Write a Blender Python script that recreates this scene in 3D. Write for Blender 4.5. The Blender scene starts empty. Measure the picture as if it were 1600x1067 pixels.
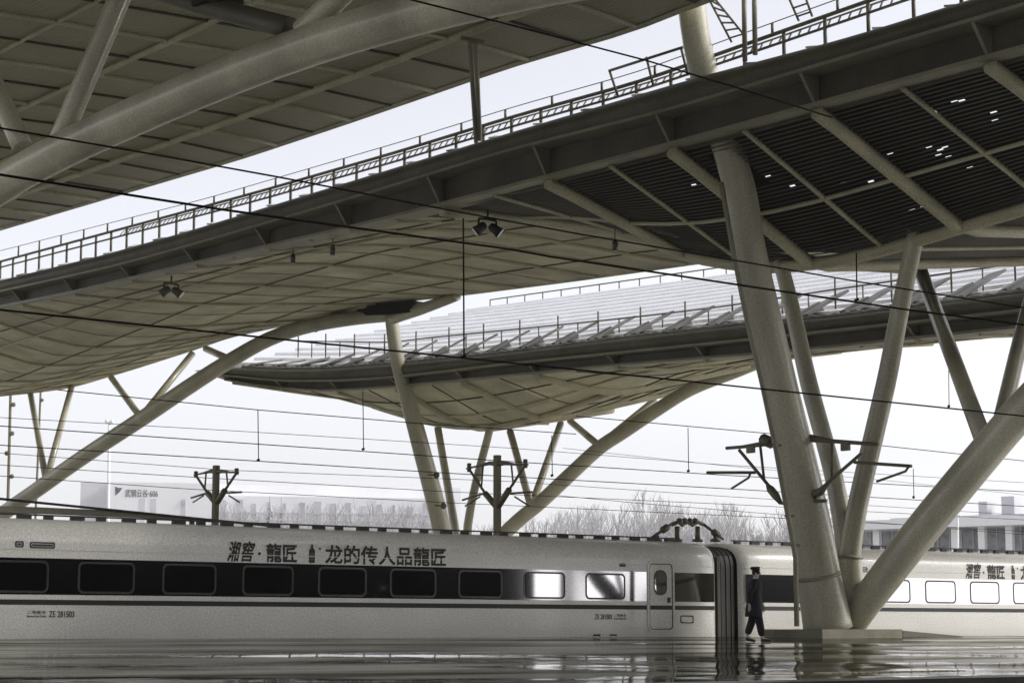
import bpy, bmesh, math, random
from mathutils import Vector, Matrix
random.seed(7)
SC = bpy.context.scene
COL = SC.collection

# ------------------------------------------------------------------ camera model
# world: x runs along the tracks, y across the tracks (away from the camera), z up
F = 3070.0; HOR = 982.0; HC = 0.22
PIT = math.atan((HOR - 533.5) / F); AZ = math.radians(37.1)
SP, CP, SA, CA = math.sin(PIT), math.cos(PIT), math.sin(AZ), math.cos(AZ)

cam_d = bpy.data.cameras.new('camera')
cam = bpy.data.objects.new('camera', cam_d); COL.objects.link(cam)
cam.location = (0, 0, HC)
cam.rotation_euler = (math.pi / 2 + PIT, 0, -AZ)
cam_d.sensor_width = 36.0; cam_d.lens = 36.0 * F / 1600.0
cam_d.clip_start = 0.1; cam_d.clip_end = 8000
SC.camera = cam

# ------------------------------------------------------------------ sky, sun, exposure
SUN_EL, SUN_AZ = math.radians(34), math.radians(124)     # azimuth measured from +y towards +x
w = bpy.data.worlds.new('World'); SC.world = w; w.use_nodes = True
nt = w.node_tree; nt.nodes.clear()
sky = nt.nodes.new('ShaderNodeTexSky'); sky.sky_type = 'NISHITA'; sky.sun_disc = False
sky.sun_elevation = SUN_EL; sky.sun_rotation = SUN_AZ
sky.air_density = 1.0; sky.dust_density = 1.5; sky.ozone_density = 1.0
hs = nt.nodes.new('ShaderNodeHueSaturation'); hs.inputs['Saturation'].default_value = 0.16
bg = nt.nodes.new('ShaderNodeBackground'); bg.inputs['Strength'].default_value = 0.15
wo = nt.nodes.new('ShaderNodeOutputWorld')
tint = nt.nodes.new('ShaderNodeMix'); tint.data_type = 'RGBA'; tint.blend_type = 'MULTIPLY'; tint.inputs['Factor'].default_value = 1; tint.inputs[7].default_value = (1.0, .985, 1.02, 1)
nt.links.new(sky.outputs['Color'], hs.inputs['Color']); nt.links.new(hs.outputs['Color'], tint.inputs[6]); nt.links.new(tint.outputs[2], bg.inputs['Color'])
nt.links.new(bg.outputs['Background'], wo.inputs['Surface'])
sl = bpy.data.lights.new('sun', 'SUN'); sl.energy = 1.5; sl.angle = math.radians(10); sl.color = (1, .97, .92)
so = bpy.data.objects.new('sun', sl); COL.objects.link(so)
sd = Vector((math.sin(SUN_AZ) * math.cos(SUN_EL), math.cos(SUN_AZ) * math.cos(SUN_EL), math.sin(SUN_EL)))
so.rotation_euler = (-sd).to_track_quat('-Z', 'Y').to_euler(); so.location = (60, -40, 60)
SC.view_settings.view_transform = 'Standard'; SC.view_settings.look = 'None'
SC.view_settings.exposure = 0.58; SC.view_settings.gamma = 1.0
SC.cycles.max_bounces = 8; SC.cycles.volume_bounces = 2
SC.cycles.use_denoising = True

# ------------------------------------------------------------------ helpers: measuring
def ray(x, y):
    dx = (x - 800) / F; dy = (533.5 - y) / F
    X = dx; Y = CP - dy * SP; Z = SP + dy * CP
    return Vector((X * CA + Y * SA, -X * SA + Y * CA, Z))
def on_t(x, y, t):
    d = ray(x, y); return Vector((0, 0, HC)) + d * (t / d.x)
def on_n(x, y, n):
    d = ray(x, y); return Vector((0, 0, HC)) + d * (n / d.y)
def on_d(x, y, D):
    d = ray(x, y); Y = d.x * SA + d.y * CA; return Vector((0, 0, HC)) + d * (D / Y)
def on_v(x, y, a, b):          # vertical plane through ground points a, b
    nx, ny = b[1] - a[1], -(b[0] - a[0]); d = ray(x, y)
    return Vector((0, 0, HC)) + d * ((nx * a[0] + ny * a[1]) / (nx * d.x + ny * d.y))
class Curve1:                   # z as a smooth function of y (or anything)
    def __init__(s, pts, sm=0.0):
        s.p = sorted(pts); s.sm = sm
    def raw(s, x):
        p = s.p
        if x <= p[0][0]:
            (a, b), (c, d) = p[0], p[1]
        elif x >= p[-1][0]:
            (a, b), (c, d) = p[-2], p[-1]
        else:
            for i in range(len(p) - 1):
                if p[i][0] <= x <= p[i + 1][0]:
                    (a, b), (c, d) = p[i], p[i + 1]; break
        return b + (d - b) * (x - a) / (c - a)
    def __call__(s, x):
        if s.sm <= 0: return s.raw(x)
        k = [(-1, .12), (-.6, .2), (0, .36), (.6, .2), (1, .12)]
        return sum(s.raw(x + q * s.sm) * wt for q, wt in k)
def rail(px, t, sm=1.5):
    return Curve1([(on_t(x, y, t).y, on_t(x, y, t).z) for x, y in px], sm)

# ------------------------------------------------------------------ helpers: materials
def olive(v, k=2.6):
    return (v, v * (1 - .03 * k), v * (1 - .17 * k), 1)
def mat(name, col, rough=.6, metal=0.0, var=.18, scale=3.0, bump=0.0, bscale=40, coat=0.0, grain=.20, spec=.5, stretch=None, panel=None):
    m = bpy.data.materials.new(name); m.use_nodes = True
    t = m.node_tree; b = t.nodes['Principled BSDF']
    b.inputs['Roughness'].default_value = rough; b.inputs['Metallic'].default_value = metal
    b.inputs['Coat Weight'].default_value = coat; b.inputs['Coat Roughness'].default_value = .05
    b.inputs['Specular IOR Level'].default_value = spec
    tc = t.nodes.new('ShaderNodeTexCoord'); src = tc.outputs['Object']
    if stretch:
        mp = t.nodes.new('ShaderNodeMapping'); mp.inputs['Scale'].default_value = stretch
        t.links.new(src, mp.inputs['Vector']); src = mp.outputs['Vector']
    n1 = t.nodes.new('ShaderNodeTexNoise'); n1.inputs['Scale'].default_value = scale * .25; n1.inputs['Detail'].default_value = 6
    n2 = t.nodes.new('ShaderNodeTexNoise'); n2.inputs['Scale'].default_value = 26; n2.inputs['Detail'].default_value = 2
    t.links.new(src, n1.inputs['Vector']); t.links.new(tc.outputs['Object'], n2.inputs['Vector'])
    def scl(node, amt):
        r = t.nodes.new('ShaderNodeMapRange')
        r.inputs['From Min'].default_value = .3; r.inputs['From Max'].default_value = .7
        r.inputs['To Min'].default_value = 1 - amt; r.inputs['To Max'].default_value = 1 + amt
        t.links.new(node.outputs['Fac'], r.inputs['Value']); return r.outputs['Result']
    mu = t.nodes.new('ShaderNodeMath'); mu.operation = 'MULTIPLY'
    t.links.new(scl(n1, var), mu.inputs[0]); t.links.new(scl(n2, grain), mu.inputs[1])
    if panel:
        bk = t.nodes.new('ShaderNodeTexBrick'); bk.offset = 0.0; bk.inputs['Scale'].default_value = 1; bk.inputs['Mortar Size'].default_value = 0
        bk.inputs['Brick Width'].default_value = panel[0]; bk.inputs['Row Height'].default_value = panel[1]; bk.inputs['Bias'].default_value = 0
        bk.inputs['Color1'].default_value = (1.12,) * 3 + (1,); bk.inputs['Color2'].default_value = (.86,) * 3 + (1,)
        t.links.new(tc.outputs['Object'], bk.inputs['Vector'])
        m2 = t.nodes.new('ShaderNodeMath'); m2.operation = 'MULTIPLY'; t.links.new(mu.outputs[0], m2.inputs[0]); t.links.new(bk.outputs['Color'], m2.inputs[1]); mu = m2
    vm = t.nodes.new('ShaderNodeVectorMath'); vm.operation = 'SCALE'
    vm.inputs[0].default_value = col[:3]
    t.links.new(mu.outputs[0], vm.inputs['Scale'])
    t.links.new(vm.outputs['Vector'], b.inputs['Base Color'])
    if bump:
        n3 = t.nodes.new('ShaderNodeTexNoise'); n3.inputs['Scale'].default_value = bscale; n3.inputs['Detail'].default_value = 3
        t.links.new(src, n3.inputs['Vector'])
        bp = t.nodes.new('ShaderNodeBump'); bp.inputs['Strength'].default_value = bump; bp.inputs['Distance'].default_value = .02
        t.links.new(n3.outputs['Fac'], bp.inputs['Height']); t.links.new(bp.outputs['Normal'], b.inputs['Normal'])
    return m
M = {
 'column':  mat('painted_steel_column', olive(.38, 1.7), .32, var=.3, scale=2.4, grain=.22, coat=.15, stretch=(1, 1, .25)),
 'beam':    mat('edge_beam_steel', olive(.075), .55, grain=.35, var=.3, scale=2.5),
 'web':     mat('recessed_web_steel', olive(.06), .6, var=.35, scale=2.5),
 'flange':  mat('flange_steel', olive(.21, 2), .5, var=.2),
 'soffit':  mat('soffit_panel', olive(.45, 2.0), .7, var=.28, scale=2.2, grain=.3, panel=(2.6, 2.81)),
 'slat':    mat('louver_slat', olive(.05), .6, var=.3),
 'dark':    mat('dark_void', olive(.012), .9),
 'rib':     mat('rib_steel', olive(.40, 2.2), .5, grain=.3),
 'seam':    mat('panel_seam', olive(.07), .7),
 'white':   mat('white_roof_sheet', (.88, .88, .89, 1), .45, var=.06),
 'vent':    mat('roof_vent_metal', olive(.22, .6), .5, var=.35, scale=4),
 'steel':   mat('grey_steel', olive(.10), .5, var=.2),
 'black':   mat('black_paint', olive(.012), .5),
 'wire':    mat('cable', olive(.006), .9, spec=.05),
 'paint':   mat('train_paint', (.70, .685, .62, 1), .32, var=.05, scale=3, coat=.25, grain=.2, bump=.05, bscale=1.2),
 'glass':   mat('tinted_glass', (.40, .41, .43, 1), .03, metal=1.0, var=.03, grain=.02),
 'band':    mat('glossy_band', (.33, .335, .35, 1), .06, metal=1.0, var=.04, grain=.03),
 'gasket':  mat('rubber_gasket', olive(.02), .6),
 'bellows': mat('gangway_rubber', olive(.016), .6, var=.3),
 'chrome':  mat('window_trim', (.07, .07, .065, 1), .3, metal=.6),
 'ink':     mat('black_lettering', olive(.012), .6),
 'pale_ink': mat('grey_lettering', (.08, .08, .09, 1), .6),
 'concrete': mat('concrete', olive(.20, 1.8), .8, var=.2, scale=5, bump=.2),
 'mast':    mat('mast_concrete', olive(.14), .8, var=.2, scale=5),
 'ground':  mat('ballast_ground', olive(.36, 1), .9, var=.3, scale=8, bump=.5, bscale=25),
 'line':    mat('white_line', (.75, .75, .74, 1), .35, var=.2),
 'kerb':    mat('edge_stone', olive(.07), .35, var=.2, scale=5),
 'wallw':   mat('pale_cladding', (.86, .86, .87, 1), .6, var=.05, scale=.3),
 'wallg':   mat('hazy_grey_cladding', (.62, .62, .65, 1), .6, var=.15, scale=.3),  # lightened to stand in for haze over the far buildings
 'hazy_pane':    mat('hazy_far_glazing', (.55, .55, .58, 1), .4, var=.3, scale=.5),  # haze put into the colour: far glazing kept pale
 'paneR':   mat('hall_glazing', (.26, .26, .28, 1), .3, var=.5, scale=3),
 'mirror_dark': mat('mirror_black', olive(.005), .9, spec=.1),  # near-black put into the colour so the mirrored shapes read dark
 'hazy_bark':    mat('hazy_twigs', (.40, .39, .39, 1), .9),  # paler than real wood, standing in for haze on the far trees
 'needle':  mat('conifer_needles', (.05, .06, .045, 1), .9),
 'cloth':   mat('dark_uniform', (.010, .010, .012, 1), .85),
 'skin':    mat('skin', (.50, .40, .33, 1), .55),
 'shirt':   mat('white_shirt', (.7, .7, .7, 1), .7),
 'shoe':    mat('black_shoe', (.015, .015, .015, 1), .3),
 'lens':    mat('lamp_glass', (.6, .6, .6, 1), .15),
 'tactile': mat('tactile_stone', olive(.42), .5, var=.2),
}
def floor_mat():
    m = bpy.data.materials.new('polished_wet_stone'); m.use_nodes = True
    t = m.node_tree; b = t.nodes['Principled BSDF']
    tc = t.nodes.new('ShaderNodeTexCoord')
    mp = t.nodes.new('ShaderNodeMapping'); mp.inputs['Scale'].default_value = (.10, .8, 1)
    mp.inputs['Rotation'].default_value = (0, 0, AZ * .8)
    t.links.new(tc.outputs['Object'], mp.inputs['Vector'])
    n = t.nodes.new('ShaderNodeTexNoise'); n.inputs['Scale'].default_value = 1.3; n.inputs['Detail'].default_value = 6
    t.links.new(mp.outputs['Vector'], n.inputs['Vector'])
    cr = t.nodes.new('ShaderNodeValToRGB'); cr.color_ramp.elements[0].position = .35; cr.color_ramp.elements[1].position = .68
    cr.color_ramp.elements[0].color = olive(.022); cr.color_ramp.elements[1].color = olive(.07)
    t.links.new(n.outputs['Fac'], cr.inputs['Fac'])
    br = t.nodes.new('ShaderNodeTexBrick'); br.inputs['Scale'].default_value = 1.0
    br.inputs['Mortar Size'].default_value = .012; br.inputs['Brick Width'].default_value = 1.2; br.inputs['Row Height'].default_value = .8
    br.offset = 0.0
    br.inputs['Color1'].default_value = (1, 1, 1, 1); br.inputs['Color2'].default_value = (.86, .86, .86, 1); br.inputs['Mortar'].default_value = (.5, .5, .5, 1)
    t.links.new(tc.outputs['Object'], br.inputs['Vector'])
    mx = t.nodes.new('ShaderNodeMix'); mx.data_type = 'RGBA'; mx.blend_type = 'MULTIPLY'; mx.inputs['Factor'].default_value = 1
    t.links.new(cr.outputs['Color'], mx.inputs[6]); t.links.new(br.outputs['Color'], mx.inputs[7])
    t.links.new(mx.outputs[2], b.inputs['Base Color'])
    b.inputs['Specular IOR Level'].default_value = 0.0; b.inputs['Roughness'].default_value = .8
    wn = t.nodes.new('ShaderNodeTexNoise'); wn.inputs['Scale'].default_value = .55; wn.inputs['Detail'].default_value = 7; wn.inputs['Roughness'].default_value = .65
    mp2 = t.nodes.new('ShaderNodeMapping'); mp2.inputs['Scale'].default_value = (.22, .8, 1); mp2.inputs['Rotation'].default_value = (0, 0, AZ)
    t.links.new(tc.outputs['Object'], mp2.inputs['Vector']); t.links.new(mp2.outputs['Vector'], wn.inputs['Vector'])
    rr = t.nodes.new('ShaderNodeMapRange'); rr.inputs['From Min'].default_value = .36; rr.inputs['From Max'].default_value = .62
    rr.inputs['To Min'].default_value = .18; rr.inputs['To Max'].default_value = .92
    t.links.new(wn.outputs['Fac'], rr.inputs['Value'])
    gl = t.nodes.new('ShaderNodeBsdfGlossy'); gl.inputs['Roughness'].default_value = .045; gl.inputs['Color'].default_value = (.9, .9, .88, 1)
    ms = t.nodes.new('ShaderNodeMixShader'); t.links.new(rr.outputs['Result'], ms.inputs['Fac'])
    t.links.new(b.outputs['BSDF'], ms.inputs[1]); t.links.new(gl.outputs['BSDF'], ms.inputs[2])
    t.links.new(ms.outputs['Shader'], t.nodes['Material Output'].inputs['Surface'])
    n2 = t.nodes.new('ShaderNodeTexNoise'); n2.inputs['Scale'].default_value = .9; n2.inputs['Detail'].default_value = 3
    t.links.new(tc.outputs['Object'], n2.inputs['Vector'])
    bp = t.nodes.new('ShaderNodeBump'); bp.inputs['Strength'].default_value = .5; bp.inputs['Distance'].default_value = .02
    n4 = t.nodes.new('ShaderNodeTexNoise'); n4.inputs['Scale'].default_value = .16; n4.inputs['Detail'].default_value = 1
    t.links.new(tc.outputs['Object'], n4.inputs['Vector'])
    bp2 = t.nodes.new('ShaderNodeBump'); bp2.inputs['Strength'].default_value = 1.0; bp2.inputs['Distance'].default_value = .22
    t.links.new(n4.outputs['Fac'], bp2.inputs['Height']); t.links.new(bp2.outputs['Normal'], bp.inputs['Normal'])
    t.links.new(n2.outputs['Fac'], bp.inputs['Height']); t.links.new(bp.outputs['Normal'], gl.inputs['Normal'])
    return m
M['floor'] = floor_mat()

# ------------------------------------------------------------------ helpers: objects
def thing(name, label, cat, loc=(0, 0, 0), group=None):
    o = bpy.data.objects.new(name, None); COL.objects.link(o); o.location = loc
    o.empty_display_size = .3
    o['label'] = label; o['category'] = cat
    if group: o['group'] = group
    return o
def tag(o, label, cat, group=None):
    o['label'] = label; o['category'] = cat
    if group: o['group'] = group
    return o
def wloc(o):
    v = Vector((0, 0, 0))
    while o is not None:
        v += o.location; o = o.parent
    return v
class MB:
    def __init__(s): s.v = []; s.f = []; s.sm = []
    def add(s, vs, fs, smooth=False):
        k = len(s.v); s.v += [Vector(v) for v in vs]
        s.f += [tuple(i + k for i in f) for f in fs]; s.sm += [smooth] * len(fs); return s
    def box(s, a, b):
        (x0, y0, z0), (x1, y1, z1) = a, b
        return s.add([(x0, y0, z0), (x1, y0, z0), (x1, y1, z0), (x0, y1, z0), (x0, y0, z1), (x1, y0, z1), (x1, y1, z1), (x0, y1, z1)],
              [(0, 3, 2, 1), (4, 5, 6, 7), (0, 1, 5, 4), (1, 2, 6, 5), (2, 3, 7, 6), (3, 0, 4, 7)])
    def bar(s, a, b, w, h, up=(0, 0, 1)):         # box from a to b
        a = Vector(a); b = Vector(b); d = (b - a).normalized(); u = Vector(up)
        r = d.cross(u)
        if r.length < 1e-4: r = d.cross(Vector((1, 0, 0)))
        r.normalize(); u = r.cross(d); r *= w / 2; u *= h / 2
        return s.add([a - r - u, a + r - u, a + r + u, a - r + u, b - r - u, b + r - u, b + r + u, b - r + u],
              [(0, 1, 2, 3), (7, 6, 5, 4), (0, 4, 5, 1), (1, 5, 6, 2), (2, 6, 7, 3), (3, 7, 4, 0)])
    def tube(s, pts, r, seg=10, cap=True):
        pts = [Vector(p) for p in pts]; n = len(pts)
        rs = r if isinstance(r, (list, tuple)) else [r] * n
        k = len(s.v); prev = None
        for i in range(n):
            d = (pts[min(i + 1, n - 1)] - pts[max(i - 1, 0)]).normalized()
            if prev is None:
                ref = Vector((0, 0, 1)) if abs(d.z) < .9 else Vector((0, 1, 0))
                prev = ref
            u = (prev - d * prev.dot(d)).normalized(); prev = u; v = d.cross(u)
            for j in range(seg):
                a = 2 * math.pi * j / seg
                s.v.append(pts[i] + (u * math.cos(a) + v * math.sin(a)) * rs[i])
        for i in range(n - 1):
            for j in range(seg):
                a = k + i * seg + j; b = k + i * seg + (j + 1) % seg
                s.f.append((a, b, b + seg, a + seg)); s.sm.append(True)
        if cap:
            s.f.append(tuple(k + j for j in range(seg))[::-1]); s.sm.append(False)
            s.f.append(tuple(k + (n - 1) * seg + j for j in range(seg))); s.sm.append(False)
        return s
    def grid(s, rows, smooth=True):
        k = len(s.v); R = len(rows); C_ = len(rows[0])
        for r in rows: s.v += [Vector(p) for p in r]
        for i in range(R - 1):
            for j in range(C_ - 1):
                a = k + i * C_ + j
                s.f.append((a, a + 1, a + C_ + 1, a + C_)); s.sm.append(smooth)
        return s
    def prism(s, poly, off):                        # polygon + offset vector
        off = Vector(off); n = len(poly); p = [Vector(q) for q in poly]
        return s.add(p + [q + off for q in p], [tuple(range(n))[::-1], tuple(range(n, 2 * n))] +
                     [(i, (i + 1) % n, n + (i + 1) % n, n + i) for i in range(n)])
    def ring(s, outer, inner, off):                 # closed loops of the same length, given thickness
        off = Vector(off); n = len(outer)
        v = [Vector(q) for q in outer] + [Vector(q) for q in inner]
        v = v + [q + off for q in v]
        fs = []
        for i in range(n):
            j = (i + 1) % n
            fs += [(i, j, n + j, n + i), (2 * n + j, 2 * n + i, 3 * n + i, 3 * n + j), (j, i, 2 * n + i, 2 * n + j), (n + i, n + j, 3 * n + j, 3 * n + i)]
        return s.add(v, fs)
    def ball(s, c, r, u=10, v=6, sc=(1, 1, 1)):
        c = Vector(c); vs = []
        for i in range(v + 1):
            th = math.pi * i / v
            for j in range(u):
                ph = 2 * math.pi * j / u
                vs.append(c + Vector((r * sc[0] * math.sin(th) * math.cos(ph), r * sc[1] * math.sin(th) * math.sin(ph), r * sc[2] * math.cos(th))))
        fs = [(i * u + j, i * u + (j + 1) % u, (i + 1) * u + (j + 1) % u, (i + 1) * u + j) for i in range(v) for j in range(u)]
        return s.add(vs, fs, True)
    def build(s, name, m, parent=None, kind=None):
        me = bpy.data.meshes.new(name); off = wloc(parent) if parent else Vector((0, 0, 0))
        me.from_pydata([tuple(v - off) for v in s.v], [], s.f)
        me.polygons.foreach_set('use_smooth', s.sm); me.materials.append(M[m] if isinstance(m, str) else m)
        bm = bmesh.new(); bm.from_mesh(me); bmesh.ops.recalc_face_normals(bm, faces=bm.faces); bm.to_mesh(me); bm.free()
        me.update()
        o = bpy.data.objects.new(name, me); COL.objects.link(o)
        if parent: o.parent = parent
        if kind: o['kind'] = kind
        return o
def copy_tree(o, parent=None):
    c = o.copy(); COL.objects.link(c)
    if parent: c.parent = parent
    for ch in list(o.children): copy_tree(ch, c)
    return c
def rrect(t0, t1, z0, z1, r, n, k=5):               # rounded rectangle in a y = n plane
    out = []
    for cx, cz, a0 in ((t1 - r, z1 - r, 0), (t0 + r, z1 - r, 90), (t0 + r, z0 + r, 180), (t1 - r, z0 + r, 270)):
        for i in range(k + 1):
            a = math.radians(a0 + 90 * i / k); out.append((cx + r * math.cos(a), n, cz + r * math.sin(a)))
    return out
def lettering(text, t0, t1, z0, z1, n, m, parent, shear=0.0, name='lettering', axis=None, bold=0.0, fat=0.0):
    cu = bpy.data.curves.new('text', 'FONT'); cu.body = text; cu.extrude = .01; cu.shear = shear; cu.offset = bold
    to = bpy.data.objects.new('text', cu); COL.objects.link(to)
    bpy.context.view_layer.update()
    me = bpy.data.meshes.new_from_object(to.evaluated_get(bpy.context.evaluated_depsgraph_get()))
    bpy.data.objects.remove(to); bpy.data.curves.remove(cu)
    xs = [v.co.x for v in me.vertices]; ys = [v.co.y for v in me.vertices]
    x0, x1, y0, y1 = min(xs), max(xs), min(ys), max(ys)
    off = wloc(parent) if parent else Vector((0, 0, 0))
    for v in me.vertices:
        u = (v.co.x - x0) / (x1 - x0); q = (v.co.y - y0) / (y1 - y0); d = .004 if v.co.z > 0 else 0.0
        if axis is None:
            p = Vector((t0 + (t1 - t0) * u, n - d, z0 + (z1 - z0) * q))
        else:
            o_, ex, nn = axis; p = o_ + ex * (t0 + (t1 - t0) * u) + Vector((0, 0, z0 + (z1 - z0) * q)) + nn * d * 20
        v.co = p - off
    if fat:                                         # thicker strokes: the outline repeated with small offsets
        bm = bmesh.new(); bm.from_mesh(me); g0 = list(bm.verts) + list(bm.edges) + list(bm.faces)
        for i_, (dx, dz) in enumerate(((fat, 0), (0, fat), (fat, fat), (fat * .5, -fat * .5))):
            r_ = bmesh.ops.duplicate(bm, geom=g0)
            for v in r_['geom']:
                if isinstance(v, bmesh.types.BMVert): v.co += Vector((dx, -.0007 * (i_ + 1), dz))
        bm.to_mesh(me); bm.free()
    me.materials.clear(); me.materials.append(M[m]); me.name = name
    o = bpy.data.objects.new(name, me); COL.objects.link(o)
    if parent: o.parent = parent
    return o
def skin(verts, edges, rad, sub=2):
    me = bpy.data.meshes.new('skin'); me.from_pydata([tuple(v) for v in verts], edges, [])
    o = bpy.data.objects.new('skin', me); COL.objects.link(o)
    md = o.modifiers.new('s', 'SKIN'); md.use_smooth_shade = True
    for i, sv in enumerate(me.skin_vertices[0].data):
        r = rad[i]; sv.radius = r if isinstance(r, tuple) else (r, r); sv.use_root = (i == 0)
    ms = o.modifiers.new('b', 'SUBSURF'); ms.levels = sub; ms.render_levels = sub
    bpy.context.view_layer.update()
    res = bpy.data.meshes.new_from_object(o.evaluated_get(bpy.context.evaluated_depsgraph_get()))
    bpy.data.objects.remove(o); bpy.data.meshes.remove(me)
    return res
def link_mesh(me, name, m, parent):
    me.name = name; me.materials.clear(); me.materials.append(M[m])
    me.polygons.foreach_set('use_smooth', [True] * len(me.polygons))
    o = bpy.data.objects.new(name, me); COL.objects.link(o); o.parent = parent
    return o

# ------------------------------------------------------------------ ground, platform, track bed
SLOPE = .013; EDGE_N = 41.35; NEAR_N = 15.2
def fz(n): return -SLOPE * (EDGE_N - n)
b = MB(); b.grid([[(-740, -420, -1.4), (1000, -420, -1.4)], [(-740, 900, -1.4), (1000, 900, -1.4)]], False)
g = b.build('ground', 'ground'); g['kind'] = 'structure'
b = MB(); b.prism([(-60, NEAR_N + .5, fz(NEAR_N + .5)), (-60, EDGE_N, 0), (-60, EDGE_N, -1.35), (-60, NEAR_N + .5, -1.35)], (220, 0, 0))
pf = b.build('platform_floor', 'floor'); pf['kind'] = 'structure'
b = MB(); b.prism([(-60, NEAR_N, fz(NEAR_N)), (-60, NEAR_N + .5, fz(NEAR_N + .5)), (-60, NEAR_N + .5, -1.35), (-60, NEAR_N, -1.35)], (220, 0, 0))
ke = b.build('platform_edge', 'kerb'); ke['kind'] = 'structure'
b = MB(); b.box((-60, -14, -1.35), (160, 2.6, -.95)); np_ = b.build('near_platform', 'concrete'); np_['kind'] = 'structure'
def floor_t(x, y):
    d = ray(x, y); q = d / d.y; k_ = (-HC - SLOPE * EDGE_N) / (q.z - SLOPE); return q.x * k_, k_
for x0, x1, y in ((900, 980, 1061), (1062, 1110, 1059), (1345, 1400, 1057), (1440, 1500, 1055), (1530, 1590, 1054)):
    a_, n_ = floor_t(x0, y); c_, m_ = floor_t(x1, y); nn = (n_ + m_) / 2
    b = MB(); b.prism([(a_, nn - .14, fz(nn - .14) + .004), (c_, nn - .14, fz(nn - .14) + .004), (c_, nn + .14, fz(nn + .14) + .004), (a_, nn + .14, fz(nn + .14) + .004)], (0, 0, -.03)); o_ = b.build('platform_line', 'line'); o_['kind'] = 'structure'
# tactile strip: raised bars
b = MB()
tn = 17.6
ta_, tn = floor_t(1285, 1051); tb_, q_ = floor_t(1535, 1048)
for i in range(int((tb_ - ta_) / .115)):
    t = ta_ + i * .115
    b.box((t, tn - .16, fz(tn) - .01), (t + .05, tn + .16, fz(tn) + .006))
tc_ = b.build('tactile_paving', 'tactile'); tc_['kind'] = 'structure'
# rails of the near track and of the train's track
for k, nn in enumerate((7.4, 8.85, 42.95, 44.4, 58.0, 59.45)):
    b = MB(); b.box((-60, nn - .035, -1.4), (260, nn + .035, -1.24))
    b.build('track_rail', 'steel'); 
    o = COL.objects[-1]; o['kind'] = 'structure'

# ------------------------------------------------------------------ roofs
def sweep(mb, ns, prof, smooth=True):
    mb.grid([[p for p in prof(n)] for n in ns], smooth)
def frange(a, b, st):
    k = max(1, int(round((b - a) / st))); return [a + (b - a) * i / k for i in range(k + 1)]
class Roof:
    pass
def lag(t, ts, zs, w=1.3):
    def lin(u):
        (a, b_, c), (x, y, z) = ts, zs
        u = min(max(u, a), c)
        return x + (y - x) * (u - a) / (b_ - a) if u < b_ else y + (z - y) * (u - b_) / (c - b_)
    if w <= 0: return lin(t)
    w = min(w, t - ts[0] + 1e-4, ts[2] - t + 1e-4); w = max(w, 0)
    return (lin(t - w) + 2 * lin(t) + lin(t + w)) / 4
def edge_beam(root, t0, n0, n1, ztop, zmid, zlow, rec, nbr):
    ns = frange(n0, n1, .8)
    b = MB(); sweep(b, ns, lambda n: [(t0 + 1.2, n, zmid(n) + .1), (t0 + 1.2, n, ztop(n) - .02), (t0 + .22, n, ztop(n)), (t0 + .06, n, ztop(n) - .05), (t0 - .06, n, ztop(n) * .7 + zmid(n) * .3),
        (t0 - .05, n, ztop(n) * .3 + zmid(n) * .7), (t0 + .04, n, zmid(n) + .12), (t0 + .04, n, zmid(n) + .05)])
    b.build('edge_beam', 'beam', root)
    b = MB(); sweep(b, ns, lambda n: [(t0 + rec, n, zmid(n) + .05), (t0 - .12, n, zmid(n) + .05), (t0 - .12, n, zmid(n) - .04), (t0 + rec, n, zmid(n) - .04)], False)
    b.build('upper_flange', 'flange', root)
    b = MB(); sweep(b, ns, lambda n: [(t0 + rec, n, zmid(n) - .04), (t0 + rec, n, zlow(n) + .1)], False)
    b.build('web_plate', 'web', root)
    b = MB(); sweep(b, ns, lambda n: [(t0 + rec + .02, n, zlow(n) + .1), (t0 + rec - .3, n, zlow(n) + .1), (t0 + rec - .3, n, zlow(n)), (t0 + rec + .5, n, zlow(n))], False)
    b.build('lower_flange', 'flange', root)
    for n in nbr:
        b = MB(); b.prism([(t0 - .02, n - .05, zmid(n) - .04), (t0 + rec, n - .05, zmid(n) - .04), (t0 + rec, n - .05, zlow(n) + .1), (t0 + rec - .12, n - .05, zlow(n) + .1)], (0, .1, 0))
        b.build('bracket', 'flange', root)
def railing(root, ts, n0, n1, zrail, zmid, zwire, zfoot, post, wpost, r=.06, wr=.016, name='railing'):
    ns = frange(n0, n1, 1.0)
    b = MB(); b.tube([(ts, n, zrail(n)) for n in ns], r, 6)
    if zmid: b.tube([(ts, n, zmid(n)) for n in ns], r * .7, 6)
    for n in frange(n0, n1, post): b.tube([(ts, n, zfoot(n) - .15), (ts, n, zrail(n))], r * .9, 6)
    if zwire:
        b.tube([(ts, n, zwire(n)) for n in ns], wr, 5)
        for n in frange(n0, n1, wpost): b.tube([(ts, n, zrail(n)), (ts, n, zwire(n))], r * .7, 5)
    return b.build(name, 'steel', root)

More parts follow.
